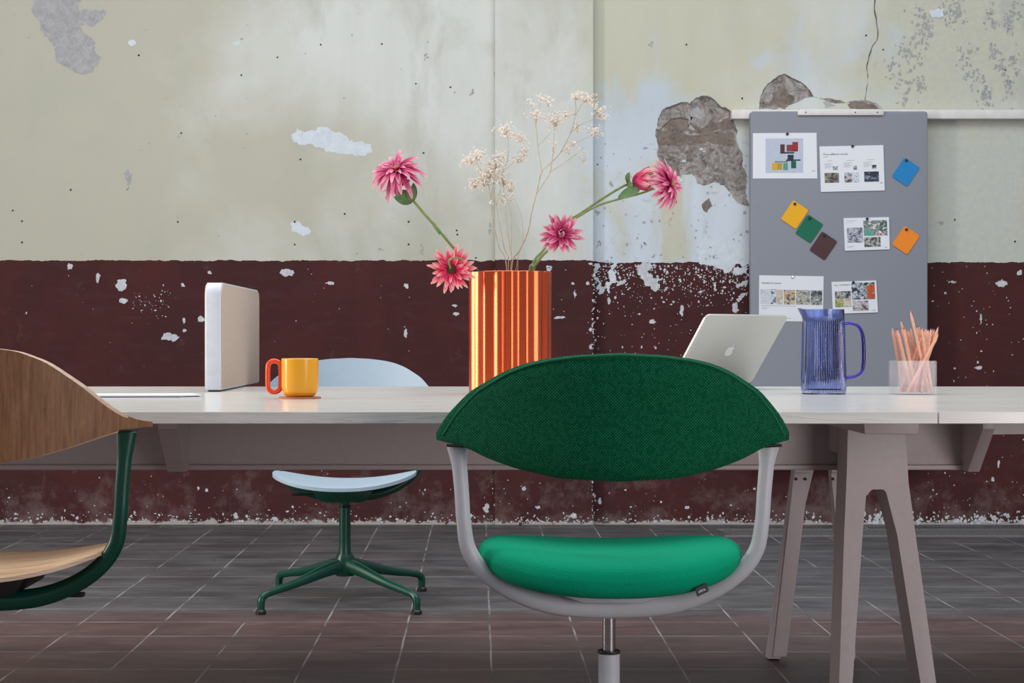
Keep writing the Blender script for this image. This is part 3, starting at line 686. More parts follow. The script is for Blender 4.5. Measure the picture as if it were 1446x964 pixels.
tube(bm, pts, .0054, n=1, seg=14, closed=True, up=(0, 1, 0)); finish('handle', bm, M['orange'], mg)
# vase
vd = 4.10; vx = WX(720, vd)
vs_ = empty('vase', (vx, vd, TZ)); tag(vs_, 'tall fluted orange metal vase holding pink flowers and dried sprigs', 'vase')
LC = [-74, -37, -15, 0, 24, 44, 64, 86, 110, 136, 160, 184, 208, 232, 260, 286]
def vr(a):
    dg = math.degrees(a); dg = dg - 360 if dg > 286 else dg
    for p, q in zip(LC, LC[1:]):
        if p <= dg <= q:
            sp = R(q - p); return .0995 - (.0175 if (p, q) == (0, 24) else .0135) * sp * (1 - math.cos(2 * math.pi * (dg - p) / (q - p))) / 2
    return .0995
NS = 480; rad = [vr(2 * math.pi * k / NS) for k in range(NS)]
for _ in range(3): rad = [(rad[k - 1] + 2 * rad[k] + rad[(k + 1) % NS]) / 4 for k in range(NS)]
bm = bmesh.new(); vh = .291; rings = []
for z, off in ((0, -.002), (.002, 0), (.07, 0), (.14, 0), (.21, 0), (vh - .001, 0), (vh, -.001)):
    rings.append([bm.verts.new(((rad[k] + off) * math.sin(2 * math.pi * k / NS), -(rad[k] + off) * math.cos(2 * math.pi * k / NS), z)) for k in range(NS)])
for z in (vh, .01):
    rings.append([bm.verts.new(((rad[k] - .003) * math.sin(2 * math.pi * k / NS), -(rad[k] - .003) * math.cos(2 * math.pi * k / NS), z)) for k in range(NS)])
for i, (a, b) in enumerate(zip(rings, rings[1:])):
    for k in range(NS):
        f = bm.faces.new([a[k], a[(k + 1) % NS], b[(k + 1) % NS], b[k]]); f.material_index = 1 if i == 7 else 0
bm.faces.new(rings[0][::-1]); bm.faces.new(rings[-1]).material_index = 1
bmesh.ops.triangulate(bm, faces=[f for f in bm.faces if len(f.verts) > 4])
finish('body', bm, [M['vase'], M['vase_in']], vs_)

# flowers
def add_petals(bm, lay, c, dirv, specs, seed):
    """specs: (count, angle from the axis at base in deg, bend in deg, length, width, radial start)"""
    rnd = random.Random(seed); z = Vector(dirv).normalized(); x = z.orthogonal().normalized(); y = z.cross(x)
    for cnt, ang, bend, ln, wd, st in specs:
        ph = rnd.uniform(0, 6.28)
        for k in range(cnt):
            a = ph + 2 * math.pi * (k + rnd.uniform(-.3, .3)) / cnt; rv = x * math.cos(a) + y * math.sin(a); tv = z.cross(rv)
            th = R(ang + rnd.uniform(-9, 9)); bd = R(bend * rnd.uniform(.6, 1.4)); l_ = ln * rnd.uniform(.82, 1.12); w_ = wd * rnd.uniform(.85, 1.15)
            p = Vector(c) + rv * st; NSG = 7; prev = None; tw = rnd.uniform(-.25, .25)
            for i in range(NSG + 1):
                s = i / NSG; an = th + bd * s; dr = z * math.cos(an) + rv * math.sin(an); nr = rv * -math.cos(an) + z * math.sin(an)
                if i: p = p + dr * (l_ / NSG)
                wv = w_ * (math.sin(math.pi * min(1, .12 + .80 * s ** .8)) ** .7) * (1 if s < .999 else .4)
                sd = (tv + nr * tw * s).normalized()
                cur = [bm.verts.new(p - sd * wv + nr * wv * .45), bm.verts.new(p - nr * wv * .12), bm.verts.new(p + sd * wv + nr * wv * .45)]
                for vv in cur: vv[lay] = s
                if prev:
                    for q in (0, 1): bm.faces.new([prev[q], prev[q + 1], cur[q + 1], cur[q]])
                prev = cur
def head(name, parent, c, dirv, specs, seed, mat):
    bm = bmesh.new(); lay = bm.verts.layers.float.new('along'); add_petals(bm, lay, c, dirv, specs, seed)
    return finish(name, bm, mat, parent, recalc=False)
def centre(parent, c, dirv, r, mat):
    bm = bmesh.new(); rnd = random.Random(5); z = Vector(dirv).normalized(); x = z.orthogonal().normalized(); y = z.cross(x)
    for k in range(26):
        rr_ = r * math.sqrt(k / 26); a = k * 2.4; t_ = bmesh.new(); bmesh.ops.create_icosphere(t_, subdivisions=1, radius=r * .26)
        join(bm, t_, 0, Matrix.Translation(Vector(c) + x * rr_ * math.cos(a) + y * rr_ * math.sin(a) + z * (r * .5 - rr_ * .3)))
    return finish('flower_centre', bm, mat, parent)
def leaf(parent, name, base, tip, nrm, w, mat=M['leaf']):
    bm = bmesh.new(); base = Vector(base); tip = Vector(tip); ax = (tip - base); n_ = Vector(nrm).normalized(); s_ = ax.cross(n_).normalized(); prev = None
    for i in range(9):
        s = i / 8; wv = w * math.sin(math.pi * min(1, s * .96 + .04)) ** .8 + .0004; p = base + ax * s + n_ * .12 * ax.length * math.sin(math.pi * s)
        cur = [bm.verts.new(p - s_ * wv + n_ * wv * .3), bm.verts.new(p), bm.verts.new(p + s_ * wv + n_ * wv * .3)]
        if prev:
            for q in (0, 1): bm.faces.new([prev[q], prev[q + 1], cur[q + 1], cur[q]])
        prev = cur
    return finish(name, bm, mat, parent, recalc=False)
def flower(label, pts, r, d_off=0):
    """root at the stem's foot inside the vase"""
    b = pts[0]; root = empty('pink_flower', b); tag(root, label, 'flower', 'pink flowers in the orange vase')
    loc = [Vector(p) - Vector(b) for p in pts]
    bm = bmesh.new(); tube(bm, loc, r, n=6, seg=8); finish('stem', bm, M['stem'], root)
    return root, Vector(b)
vb = lambda dx, dy: Vector((vx + dx, vd + dy, TZ + .0135))
# 1 top left
rt, b0 = flower('dusty pink many-petalled flower at the upper left, on the longest leaning stem', [vb(.05, .02), P(668, 386, 4.09), P(645, 356, 4.07), P(617, 322, 4.04), P(600, 303, 4.03), P(584, 284, 4.03), P(573, 272, 4.03)], .0034)
c = P(560, 240, 4.02) - b0; dv_ = (-.16, -.62, .70)
h1 = head('petals', rt, c, dv_, [(15, 92, 72, .072, .0066, .008), (16, 76, 70, .067, .0066, .007), (14, 58, 66, .056, .006, .006), (10, 36, 54, .036, .005, .004), (6, 12, 30, .018, .003, .002)], 1, M['petal'])
head('lower_petals', rt, P(566, 264, 4.04) - b0, (-.42, -.3, .55), [(8, 60, 36, .048, .0082, .004)], 11, M['bud'])
centre(rt, c + Vector(dv_) * .008, dv_, .006, M['centre'])
for (a, b_, w_) in ((P(582, 285, 4.03), P(556, 278, 4.0), .013), (P(582, 285, 4.03), P(578, 262, 4.0), .012), (P(580, 284, 4.03), P(566, 268, 4.05), .013), (P(583, 285, 4.03), P(584, 258, 4.03), .008)): leaf(rt, 'sepal', a - b0, b_ - b0, (.2, -1, 0), w_)
bm = bmesh.new(); tube(bm, [P(612, 316, 4.04) - b0, P(622, 330, 4.04) - b0], .0042, n=1, seg=8); finish('stem_node', bm, M['leaf'], rt)
# 2 lower left, facing the camera
rt, b0 = flower('hot pink flower with dark centre drooping over the vase\'s left rim', [vb(-.04, -.01), P(685, 410, 4.09), P(675, 383, 4.085), P(664, 374, 4.05), P(652, 366, 4.0), P(641, 364, 3.97), P(634, 368, 3.985), P(636, 378, 4.01)], .0026)
c = P(638, 380, 4.02) - b0; dv_ = (-.18, -.95, -.05)
head('petals', rt, c, dv_, [(17, 88, 12, .050, .0060, .007), (15, 72, 16, .046, .0058, .006), (12, 56, 20, .036, .005, .006)], 2, M['petal_hot'])
centre(rt, c + Vector(dv_) * .004, dv_, .009, M['centre_dark'])
# 3 right of the vase
rt, b0 = flower('dusky pink star-shaped flower facing forward just above the vase\'s right rim', [vb(.045, -.02), P(748, 390, 4.06), P(755, 376, 4.05), P(764, 363, 4.04), P(777, 350, 4.04), P(788, 338, 4.03)], .0036)
c = P(793, 331, 3.99) - b0; dv_ = (.02, -.98, .14)
head('petals', rt, c, dv_, [(12, 92, -8, .044, .0062, .007), (11, 76, -6, .042, .0070, .007), (9, 58, -2, .034, .0066, .006)], 3, M['petal'])
head('inner_petals', rt, c + Vector(dv_) * .006, dv_, [(8, 40, -60, .018, .006, .005), (6, 20, -50, .014, .005, .003), (3, 5, -30, .010, .004, .001)], 33, M['petal'])
centre(rt, c + Vector(dv_) * .003, dv_, .004, M['centre'])
# 4 open flower far right
rt, b0 = flower('two-tone pink open flower at the far right tip of the bouquet', [vb(.01, .035), P(752, 388, 4.13), P(774, 352, 4.14), P(800, 318, 4.14), P(818, 305, 4.13), P(845, 290, 4.12), P(878, 280, 4.11), P(905, 273, 4.10), P(934, 262, 4.09)], .0026)
c = P(945, 260, 4.08) - b0; dv_ = (.78, -.50, .18)
head('petals', rt, c, dv_, [(13, 94, 36, .062, .0064, .008), (15, 82, 36, .062, .0064, .007), (13, 70, 48, .056, .006, .006), (10, 48, 44, .040, .005, .004), (6, 20, 30, .020, .0035, .002)], 4, M['petal'])
centre(rt, c + Vector(dv_) * .010, dv_, .006, M['centre'])
leaf(rt, 'leaf', P(873, 279, 4.11) - b0, P(904, 268, 4.09) - b0, (.1, -.9, .3), .013)
# 5 half-closed crimson bud next to it
rt, b0 = flower('crimson half-closed bud on a green stem, left of the far right flower', [vb(.0, .05), P(748, 388, 4.16), P(768, 352, 4.165), P(795, 316, 4.17), P(817, 303, 4.16), P(850, 281, 4.14), P(876, 265, 4.12), P(889, 259, 4.12)], .003)
c = P(893, 256, 4.12) - b0; dv_ = (.95, -.15, .12)
head('petals', rt, c, dv_, [(11, 70, -80, .052, .0135, .004), (9, 54, -52, .056, .0095, .003), (8, 36, -26, .060, .006, .003), (6, 24, -6, .062, .004, .003)], 5, M['bud'])
leaf(rt, 'sepal', P(887, 260, 4.12) - b0, P(889, 243, 4.10) - b0, (-.5, -.8, 0), .007); leaf(rt, 'sepal', P(887, 260, 4.12) - b0, P(900, 268, 4.09) - b0, (-.2, -.9, -.3), .009); leaf(rt, 'sepal', P(886, 260, 4.12) - b0, P(894, 262, 4.09) - b0, (-.4, -.9, 0), .009)
# dried sprigs
def sprig(label, foot, stems, clusters, seed, depth):
    root = empty('dried_sprig', foot); tag(root, label, 'dried flower', 'dried sprigs in the orange vase'); rnd = random.Random(seed)
    for st in stems:
        w0 = st[0]; bm = bmesh.new(); pts = [P(a, b, depth + dd) - foot for a, b, dd in st[1]]
        if st[1][0][1] > 380: pts = [Vector((rnd.uniform(-.01, .01), rnd.uniform(-.01, .01), 0))] + pts
        tube(bm, pts, [w0 * (1 - .5 * i / (len(pts) - 1)) for i in range(len(pts))], n=4, seg=6)
        finish('branch', bm, M['twig'], root)
    bm = bmesh.new(); tw = bmesh.new()
    for cx_, cy_, sx, sy, cnt in clusters:
        hub = P(cx_, cy_ + sy * 1.3, depth)
        for k in range(int(cnt * 2.2)):
            p = P(rnd.gauss(cx_, sx * .78), rnd.gauss(cy_, sy * .75), depth + rnd.gauss(0, .012)) - foot; r_ = rnd.uniform(.0015, .0029)
            for _ in range(3):
                t_ = bmesh.new(); bmesh.ops.create_icosphere(t_, subdivisions=1, radius=r_ * .75)
                join(bm, t_, 0, Matrix.Translation(p + Vector((rnd.uniform(-1, 1), rnd.uniform(-1, 1), rnd.uniform(-1, 1))) * r_ * .7) @ Matrix.Diagonal((1, 1, rnd.uniform(.7, 1.3), 1)))
            if k % 5 == 0: tube(tw, [hub - foot, (hub - foot).lerp(p, .5) + Vector((rnd.uniform(-.002, .002), 0, .001)), p], .00035, n=1, seg=4)
    o = finish('blossoms', bm, M['bloss'], root, smooth=False, recalc=False); o['kind'] = 'stuff'
    o = finish('twiglets', tw, M['twig'], root, recalc=False); o['kind'] = 'stuff'
    return root
r_st = [(.0017, [(722, 384, 0), (733, 355, -.01), (745, 329, -.02), (751, 300, -.02), (759, 268, -.02), (765, 243, -.02), (778, 230, -.01), (791, 216, 0), (806, 187, 0), (813, 160, 0), (812, 138, 0)]),
        (.0010, [(765, 243, -.02), (760, 210, 0), (757, 180, .01), (751, 148, .01)]), (.0008, [(757, 175, .01), (762, 150, .01), (764, 138, .01)]),
        (.0011, [(758, 274, -.02), (770, 255, 0), (777, 243, .01), (781, 215, .01), (783, 178, .01)]), (.0008, [(777, 243, .01), (800, 228, .02), (817, 215, .02), (825, 208, .02)]),
        (.0009, [(806, 187, 0), (822, 175, -.01), (838, 168, -.01), (847, 158, -.01)]), (.0008, [(791, 216, 0), (811, 203, -.01), (832, 193, -.02), (844, 187, -.02)]), (.0008, [(812, 165, 0), (820, 150, 0), (828, 140, 0)]), (.0007, [(760, 206, 0), (770, 196, .01), (779, 186, .01)]), (.0007, [(813, 160, 0), (803, 165, .01), (797, 158, .01)])]
r_cl = [(757.6, 163, 7, 6, 26), (751, 146, 5, 4, 8), (763, 138, 5, 4, 9), (774, 144, 6, 5, 16), (784, 170, 9, 8, 46), (799, 160, 6, 5, 16), (814, 135, 7, 5, 20), (826, 138, 8, 5, 26), (834, 144, 5, 5, 12), (847, 158, 8, 6, 30), (854, 168, 3, 3, 5), (840, 186, 7, 6, 26), (811, 203, 4, 3, 5), (824, 219, 5, 8, 9), (804, 212, 5, 5, 6), (781, 207, 4, 8, 7), (815, 178, 5, 8, 8), (740, 161, 1, 1, 1)]
l_st = [(.0014, [(716, 384, 0), (705, 350, .01), (698, 320, .01), (693, 285, .01), (690, 262, .01), (676, 235, .01), (672, 222, .01)]),
        (.0012, [(718, 384, 0), (712, 350, 0), (706, 320, 0), (701, 290, 0), (697, 262, 0), (708, 245, 0), (716, 228, 0), (718, 205, 0), (715, 186, 0)]),
        (.0010, [(731, 384, 0), (722, 360, .01), (716, 320, .02), (713, 290, .02), (710, 262, .02)]), (.0008, [(721, 384, .01), (722, 340, .01), (722, 300, .01), (712, 275, .01)]),
        (.0007, [(728, 384, 0), (738, 340, .01), (736, 305, .01), (727, 282, .01), (722, 272, .01)]), (.0008, [(716, 228, 0), (727, 220, .01), (738, 208, .01), (740, 198, .01)]), (.0008, [(708, 245, 0), (722, 232, .01), (734, 222, .01)]), (.0007, [(690, 262, .01), (680, 258, .01), (670, 256, .01)]), (.0007, [(701, 290, 0), (706, 270, .01), (712, 255, .01)]), (.0007, [(693, 285, .01), (697, 255, .01), (700, 235, .01)])]
l_cl = [(663, 227, 8, 6, 40), (675, 219, 6, 6, 26), (713, 183, 8, 6, 30), (720, 190, 6, 4, 12), (735, 194, 7, 5, 22), (740, 212, 5, 6, 18), (732, 224, 7, 5, 20), (700, 230, 9, 7, 48), (692, 243, 10, 8, 60), (671, 258, 7, 6, 40), (684, 255, 7, 7, 30), (710, 254, 8, 7, 38), (722, 264, 6, 7, 22), (707, 220, 6, 4, 14), (721, 277, 4, 6, 9), (694, 286, 2, 3, 3), (711, 280, 3, 6, 9)]
sprig('tall airy dried sprig with white blossoms, the right one of two', vb(.01, .0), r_st, r_cl, 21, 4.12)
sprig('shorter dense dried sprig with cream blossoms, the left one of two', vb(-.02, .02), l_st, l_cl, 22, 4.13)

# laptop
YW = R(42); lw, ll = .325, .217
hr = Vector((WX(1059, 4.58), 4.58)); hc = hr - Vector((math.cos(YW), math.sin(YW))) * lw / 2
lp = empty('laptop', (hc.x, hc.y, TZ), YW); tag(lp, 'open silver laptop seen from behind, lid leaning right, on the table', 'laptop')
bm = bmesh.new(); prism(bm, rrect(lw, .225, .014, 5, 0, .1135), .001, .0125, 'Z', bev=.002); finish('base', bm, M['alu'], lp)
bm = bmesh.new()
for r_ in range(5):
    for k in range(13): box(bm, (-.135 + k * .021, .036 + r_ * .021, .0126), (-.117 + k * .021, .054 + r_ * .021, .0136))
finish('keyboard', bm, M['keys'], lp, smooth=False)
bm = bmesh.new(); tube(bm, [(-.13, .004, .0085), (.13, .004, .0085)], .005, n=1, seg=12); finish('hinge', bm, M['screen'], lp)
bm = bmesh.new(); prism(bm, rrect(lw, ll, .012, 5, 0, ll / 2), -.0030, .0030, 'Y', bev=.0022, seg=3)
ld = finish('lid', bm, M['alu'], lp); ld.location = (0, -.001, .0145); ld.rotation_euler = (R(35), 0, 0)
bm = bmesh.new(); prism(bm, rrect(lw - .012, ll - .012, .008, 4, 0, ll / 2), .0031, .0036, 'Y'); finish('screen', bm, M['screen'], ld)
ap = [(0, .0140), (.004, .0152), (.008, .0160), (.0125, .0150), (.0160, .0122), (.0135, .0098), (.0120, .0065), (.0122, .0025), (.0140, -.0005), (.0172, -.0025), (.0155, -.0075), (.0128, -.0120), (.0098, -.0152), (.0065, -.0162), (.0030, -.0150), (0, -.0146), (-.0030, -.0150), (-.0065, -.0162), (-.0100, -.0148), (-.0132, -.0110), (-.0158, -.0060), (-.0172, .0), (-.0170, .0060), (-.0150, .0112), (-.0110, .0148), (-.0070, .0158), (-.0035, .0152)]
lf = [(.0003, .0172), (.0020, .0178), (.0048, .0200), (.0066, .0230), (.0068, .0252), (.0040, .0240), (.0015, .0215), (.0003, .0190)]
bm = bmesh.new(); k = .86; prism(bm, [(a * k, b * k + .105) for a, b in ap], -.0036, -.0029, 'Y'); prism(bm, [(a * k, b * k + .105) for a, b in lf], -.0036, -.0029, 'Y')
lg = finish('lid_logo', bm, M['logo'], ld, smooth=False); lg['label'] = 'white fruit-shaped logo on the lid'

# jug
jx, jy, _ = onTable(1163, 556)
jg = empty('glass_jug', (jx, jy, TZ)); tag(jg, 'tall translucent blue ribbed glass jug with a dark blue handle', 'jug')
jh = .202; NSJ = 360; bm = bmesh.new(); prof = [(.0500, 0.0), (.0525, .003), (.0528, .02), (.0515, .08), (.0500, .14), (.0485, jh - .004), (.0483, jh)]
def jr(r0, z, a, rib):
    g = math.exp(-((math.atan2(math.sin(a - math.pi), math.cos(a - math.pi))) / .34) ** 2); sp = .014 * g * max(0, (z - (jh - .030)) / .030) ** 1.6
    return r0 + sp + (.0011 * math.cos(a * 60) if rib and .004 < z < jh - .03 else 0)
rings = []
for r0, z in prof[:1] + [(.0525, .003), (.0528, .02), (.0515, .08), (.0500, .14), (.0490, jh - .032), (.0488, jh - .024), (.0486, jh - .016), (.0485, jh - .008), (.0484, jh)]:
    rings.append([bm.verts.new((jr(r0, z, 2 * math.pi * k / NSJ, True) * math.cos(2 * math.pi * k / NSJ), jr(r0, z, 2 * math.pi * k / NSJ, True) * math.sin(2 * math.pi * k / NSJ), z + (.003 * math.exp(-((2 * math.pi * k / NSJ - math.pi) / .3) ** 2) if z == jh else 0))) for k in range(NSJ)])
for r0, z in ((.0462, jh), (.0463, jh - .008), (.0464, jh - .016), (.0466, jh - .024), (.0468, jh - .032), (.0478, .14), (.0493, .08), (.0504, .02), (.0495, .010)):
    rings.append([bm.verts.new((jr(r0, z, 2 * math.pi * k / NSJ, False) * math.cos(2 * math.pi * k / NSJ), jr(r0, z, 2 * math.pi * k / NSJ, False) * math.sin(2 * math.pi * k / NSJ), z + (.003 * math.exp(-((2 * math.pi * k / NSJ - math.pi) / .3) ** 2) if z == jh else 0))) for k in range(NSJ)])
for a, b in zip(rings, rings[1:]):
    for k in range(NSJ): bm.faces.new([a[k], a[(k + 1) % NSJ], b[(k + 1) % NSJ], b[k]])
for rg, fl_ in ((rings[0], 1), (rings[-1], 0)):
    c_ = bm.verts.new((0, 0, rg[0].co.z))
    for k in range(NSJ): bm.faces.new([c_, rg[k], rg[(k + 1) % NSJ]])
finish('body', bm, M['bluegl'], jg)
bm = bmesh.new(); tube(bm, [(.0495, -.004, .168), (.062, -.004, .169), (.080, -.004, .163), (.091, -.004, .145), (.0945, -.004, .118), (.0945, -.004, .075), (.090, -.004, .054), (.076, -.004, .043), (.060, -.004, .040), (.0525, -.004, .040)], [.0055, .0045, .0042, .0045, .0048, .0048, .0045, .0042, .0045, .0055], n=6, seg=14); finish('handle', bm, M['bluegl2'], jg)

# pencil cup and pencils
px_, py_, _ = onTable(1295.5, 557.5); py_ += .046
pc = empty('pencil_cup', (px_, py_, TZ), 0); tag(pc, 'square clear acrylic cup full of wooden pencils', 'pencil cup')
S = .0455; hc_ = .080; wl = .003; bm = bmesh.new()
o4 = [(-S, -S), (S, -S), (S, S), (-S, S)]; i4 = [(a * (S - wl) / S, b * (S - wl) / S) for a, b in o4]
ob = [bm.verts.new((a, b, 0)) for a, b in o4]; ot = [bm.verts.new((a, b, hc_)) for a, b in o4]; it = [bm.verts.new((a, b, hc_)) for a, b in i4]; ib = [bm.verts.new((a, b, .004)) for a, b in i4]
for A_, B_ in ((ob, ot), (ot, it), (it, ib)):
    for k in range(4): bm.faces.new([A_[k], A_[(k + 1) % 4], B_[(k + 1) % 4], B_[k]])
bm.faces.new(ob[::-1]); bm.faces.new(ib); finish('cup', bm, M['acryl'], pc, smooth=False)
PR = .0038
lead_cols = [('blue', srgb(40, 90, 180)), ('green', srgb(60, 150, 80)), ('navy', srgb(30, 36, 70)), ('red', srgb(200, 50, 60)), ('violet', srgb(120, 80, 160)), ('black', srgb(30, 28, 30)), ('light blue', srgb(120, 180, 220)), ('pink', srgb(226, 120, 150))]
LM = [plain('lead_' + n.replace(' ', '_'), c, .5) for n, c in lead_cols]
pm = bmesh.new(); Lp = .172
r6 = lambda r, z: [pm.verts.new((r * math.cos(R(60 * k)), r * math.sin(R(60 * k)), z)) for k in range(6)]
rg = [r6(PR, 0), r6(PR, Lp - .018), r6(.0012, Lp - .004)]
for a, b in zip(rg, rg[1:]):
    for k in range(6): pm.faces.new([a[k], a[(k + 1) % 6], b[(k + 1) % 6], b[k]])
pm.faces.new(rg[0][::-1]); pm.faces.new(rg[-1])
body_o = finish('barrel_proto', pm, M['pencil'], None); body_me = body_o.data; bpy.data.objects.remove(body_o)
for p in body_me.polygons: p.use_smooth = False
lead_me = []
for m in LM:
    q = bmesh.new(); lathe(q, [(0, Lp - .004), (.0012, Lp - .004), (.0003, Lp), (0, Lp)], 8); o_ = finish('lead_proto', q, m, None); lead_me.append(o_.data); bpy.data.objects.remove(o_)
proto_b = None
# (foot px, foot y offset, top px, top row, depth offset at top)
pens = [(1274, .02, 1307, 462, -.012), (1275, -.038, 1318, 471, -.046), (1304, -.036, 1297, 466, -.02), (1281, .03, 1262, 461, .02), (1288, .01, 1269, 467, .03), (1291, -.02, 1275, 464, -.01), (1299, .03, 1282, 462, .03), (1306, -.03, 1282, 438, -.02), (1298, .00, 1279, 451, .02), (1308, .02, 1291, 461, .03), (1313, -.01, 1295, 460, .0),
        (1302, .036, 1300, 459, .038), (1284, .036, 1308, 460, .03), (1279, .0, 1313, 464, .01), (1292, .02, 1322, 464, .03), (1296, -.005, 1329, 461, .0), (1300, .02, 1326, 467, .02), (1310, .036, 1286, 466, .042), (1306, .005, 1272, 462, .01), (1288, -.03, 1311, 466, -.01), (1297, -.035, 1314, 463, .03), (1286, -.005, 1266, 465, -.005)]
where = ['leaning left', 'leaning right']
plabels = ['wooden pencil crossing the cup rim to the right, behind the front diagonal one', 'wooden pencil leaning diagonally right across the front of the clear cup', 'wooden pencil standing almost upright in the front of the cup', 'outermost wooden pencil on the left, leaning left', 'wooden pencil second from the left edge of the bunch', 'wooden pencil leaning left near the front face of the cup', 'wooden pencil left of the tallest one at the back', 'tallest wooden pencil, rising above all the others', 'second tallest wooden pencil, just left of the tallest', 'wooden pencil leaning slightly left right of the tallest', 'wooden pencil leaning left from the cup\'s right corner',
           'wooden pencil upright at the back middle of the bunch', 'wooden pencil leaning right at the back of the cup', 'wooden pencil leaning right through the middle of the bunch', 'wooden pencil leaning right beside the outermost right one', 'outermost wooden pencil on the right, leaning right', 'wooden pencil with dark tip just left of the right outermost', 'wooden pencil at the very back leaning left', 'wooden pencil crossing from right foot to left top', 'wooden pencil with its tip between the two diagonal ones', 'wooden pencil foot at front, tip at back right', 'wooden pencil leaning left third from the left edge']
lim = S - wl - PR - .001; segs = []
clampv = lambda v: max(-lim, min(lim, v))
for fx, fy, tx, ty, ty_ in pens:
    a = Vector((clampv(WX(fx, py_) - px_), clampv(fy), .0055 + (.012 if ty < 445 else 0))); b = Vector((WX(tx, py_) - px_, ty_ * .9, WZ(ty, py_) - TZ)); segs.append([a, b])
def rimfix(sg):
    a, b = sg; dr = b - a; q = a + dr * ((hc_ - a.z) / dr.z); c_ = Vector((clampv(q.x), clampv(q.y), q.z)); dr2 = c_ - a
    sg[1] = a + dr2 * ((b.z - a.z) / dr2.z)
def closest(p1, q1, p2, q2):
    best = None
    for i in range(25):
        u = i / 24; p = p1.lerp(q1, u); d2 = q2 - p2; v = max(0, min(1, (p - p2).dot(d2) / d2.length_squared)); q = p2.lerp(q2, v); dd = (p - q).length
        if best is None or dd < best[0]: best = (dd, u, v, p - q)
    return best
for sg in segs: rimfix(sg)
for it_ in range(160):
    moved = False
    for i in range(len(segs)):
        for j in range(i + 1, len(segs)):
            dd, u, v, dv2 = closest(*segs[i], *segs[j])
            if dd < 2 * PR + .0004:
                sy = 1 if dv2.y >= 0 else -1; push = Vector((.25 * (1 if dv2.x >= 0 else -1), sy, 0)) * (2 * PR + .0009 - dd) * .5
                segs[i][0] += push * (1 - u); segs[i][1] += push * max(u, .25); segs[j][0] -= push * (1 - v); segs[j][1] -= push * max(v, .25); moved = True
    for sg in segs: sg[0].x = clampv(sg[0].x); sg[0].y = clampv(sg[0].y); rimfix(sg)
    if not moved: break
for i, (a, b) in enumerate(segs):
    dr = (b - a).normalized(); sc = max(.9, min(1.12, (b - a).length / Lp))
    o_ = bpy.data.objects.new('pencil', None); COL.objects.link(o_); o_.empty_display_size = .01; o_.location = a + Vector((px_, py_, TZ)); o_.rotation_euler = dr.to_track_quat('Z', 'Y').to_euler(); o_.scale = (1, 1, sc)
    tag(o_, plabels[i], 'pencil', 'wooden pencils in the clear cup')
    bo = bpy.data.objects.new('barrel', body_me); bo.parent = o_; COL.objects.link(bo)
    lo_ = bpy.data.objects.new('lead', lead_me[i % len(LM)]); lo_.parent = o_; COL.objects.link(lo_)

# ------------------------------------------------------------------ pin board with its papers
PD = 7.90
bw0, bw1 = WX(1060, PD), WX(1310, PD); bz1, bz0 = WZ(157, PD), WZ(652, PD)
pb = empty('pin_board', ((bw0 + bw1) / 2, PD, bz0)); tag(pb, 'tall grey felt pin board hanging from the white wall rail', 'board')
bm = bmesh.new(); prism(bm, rrect(bw1 - bw0, bz1 - bz0, .012, 4, 0, (bz1 - bz0) / 2), 0, .045, 'Y', bev=.005, seg=3); finish('panel', bm, M['board_felt'], pb)
bm = bmesh.new(); x0, x1 = WX(1126, PD) - pb.location.x, WX(1247, PD) - pb.location.x
box(bm, (x0, -.012, WZ(163, PD) - bz0), (x1, .047, WZ(156, PD) - bz0), bev=.002); box(bm, (x0 + .01, .0, WZ(157, PD) - bz0), (x1 - .01, .048, WZ(154, PD) - bz0), bev=.001)
hk = finish('hanging_clip', bm, M['rail'], pb)
for a in (1137, 1207, 1238):
    bm = bmesh.new(); t_ = bmesh.new(); bmesh.ops.create_cone(t_, segments=10, radius1=.003, radius2=.003, depth=.003, cap_ends=True); join(bm, t_, 0, Matrix.Translation((WX(a, PD) - pb.location.x, -.0125, WZ(159, PD) - bz0)) @ Matrix.Rotation(R(90), 4, 'X'))
    finish('screw', bm, M['black'], hk)
PY = PD - .0008
def collage(name, cols, sx=18):
    t = NT(name); f = t.noise(t.coord((1, 1, 1.3), loc=(len(name), 3, 2)), sx * 2.2, 4, .7, .6); n = len(cols)
    r = t.n('ShaderNodeValToRGB'); r.color_ramp.interpolation = 'CONSTANT'; e = r.color_ramp.elements
    while len(e) < n: e.new(.5)
    for k, c in enumerate(cols): e[k].position = .36 + .30 * k / n if k else 0; e[k].color = srgb(*c)
    t.l(f, r.inputs[0]); t.base(r.outputs[0]); t.set(Roughness=.6); return t.m
C_ = {}
def flat(rgb_):
    k = str(rgb_)
    if k not in C_: C_[k] = plain('print_%d_%d_%d' % rgb_, srgb(*rgb_), .65, 0, .04, 60)
    return C_[k]
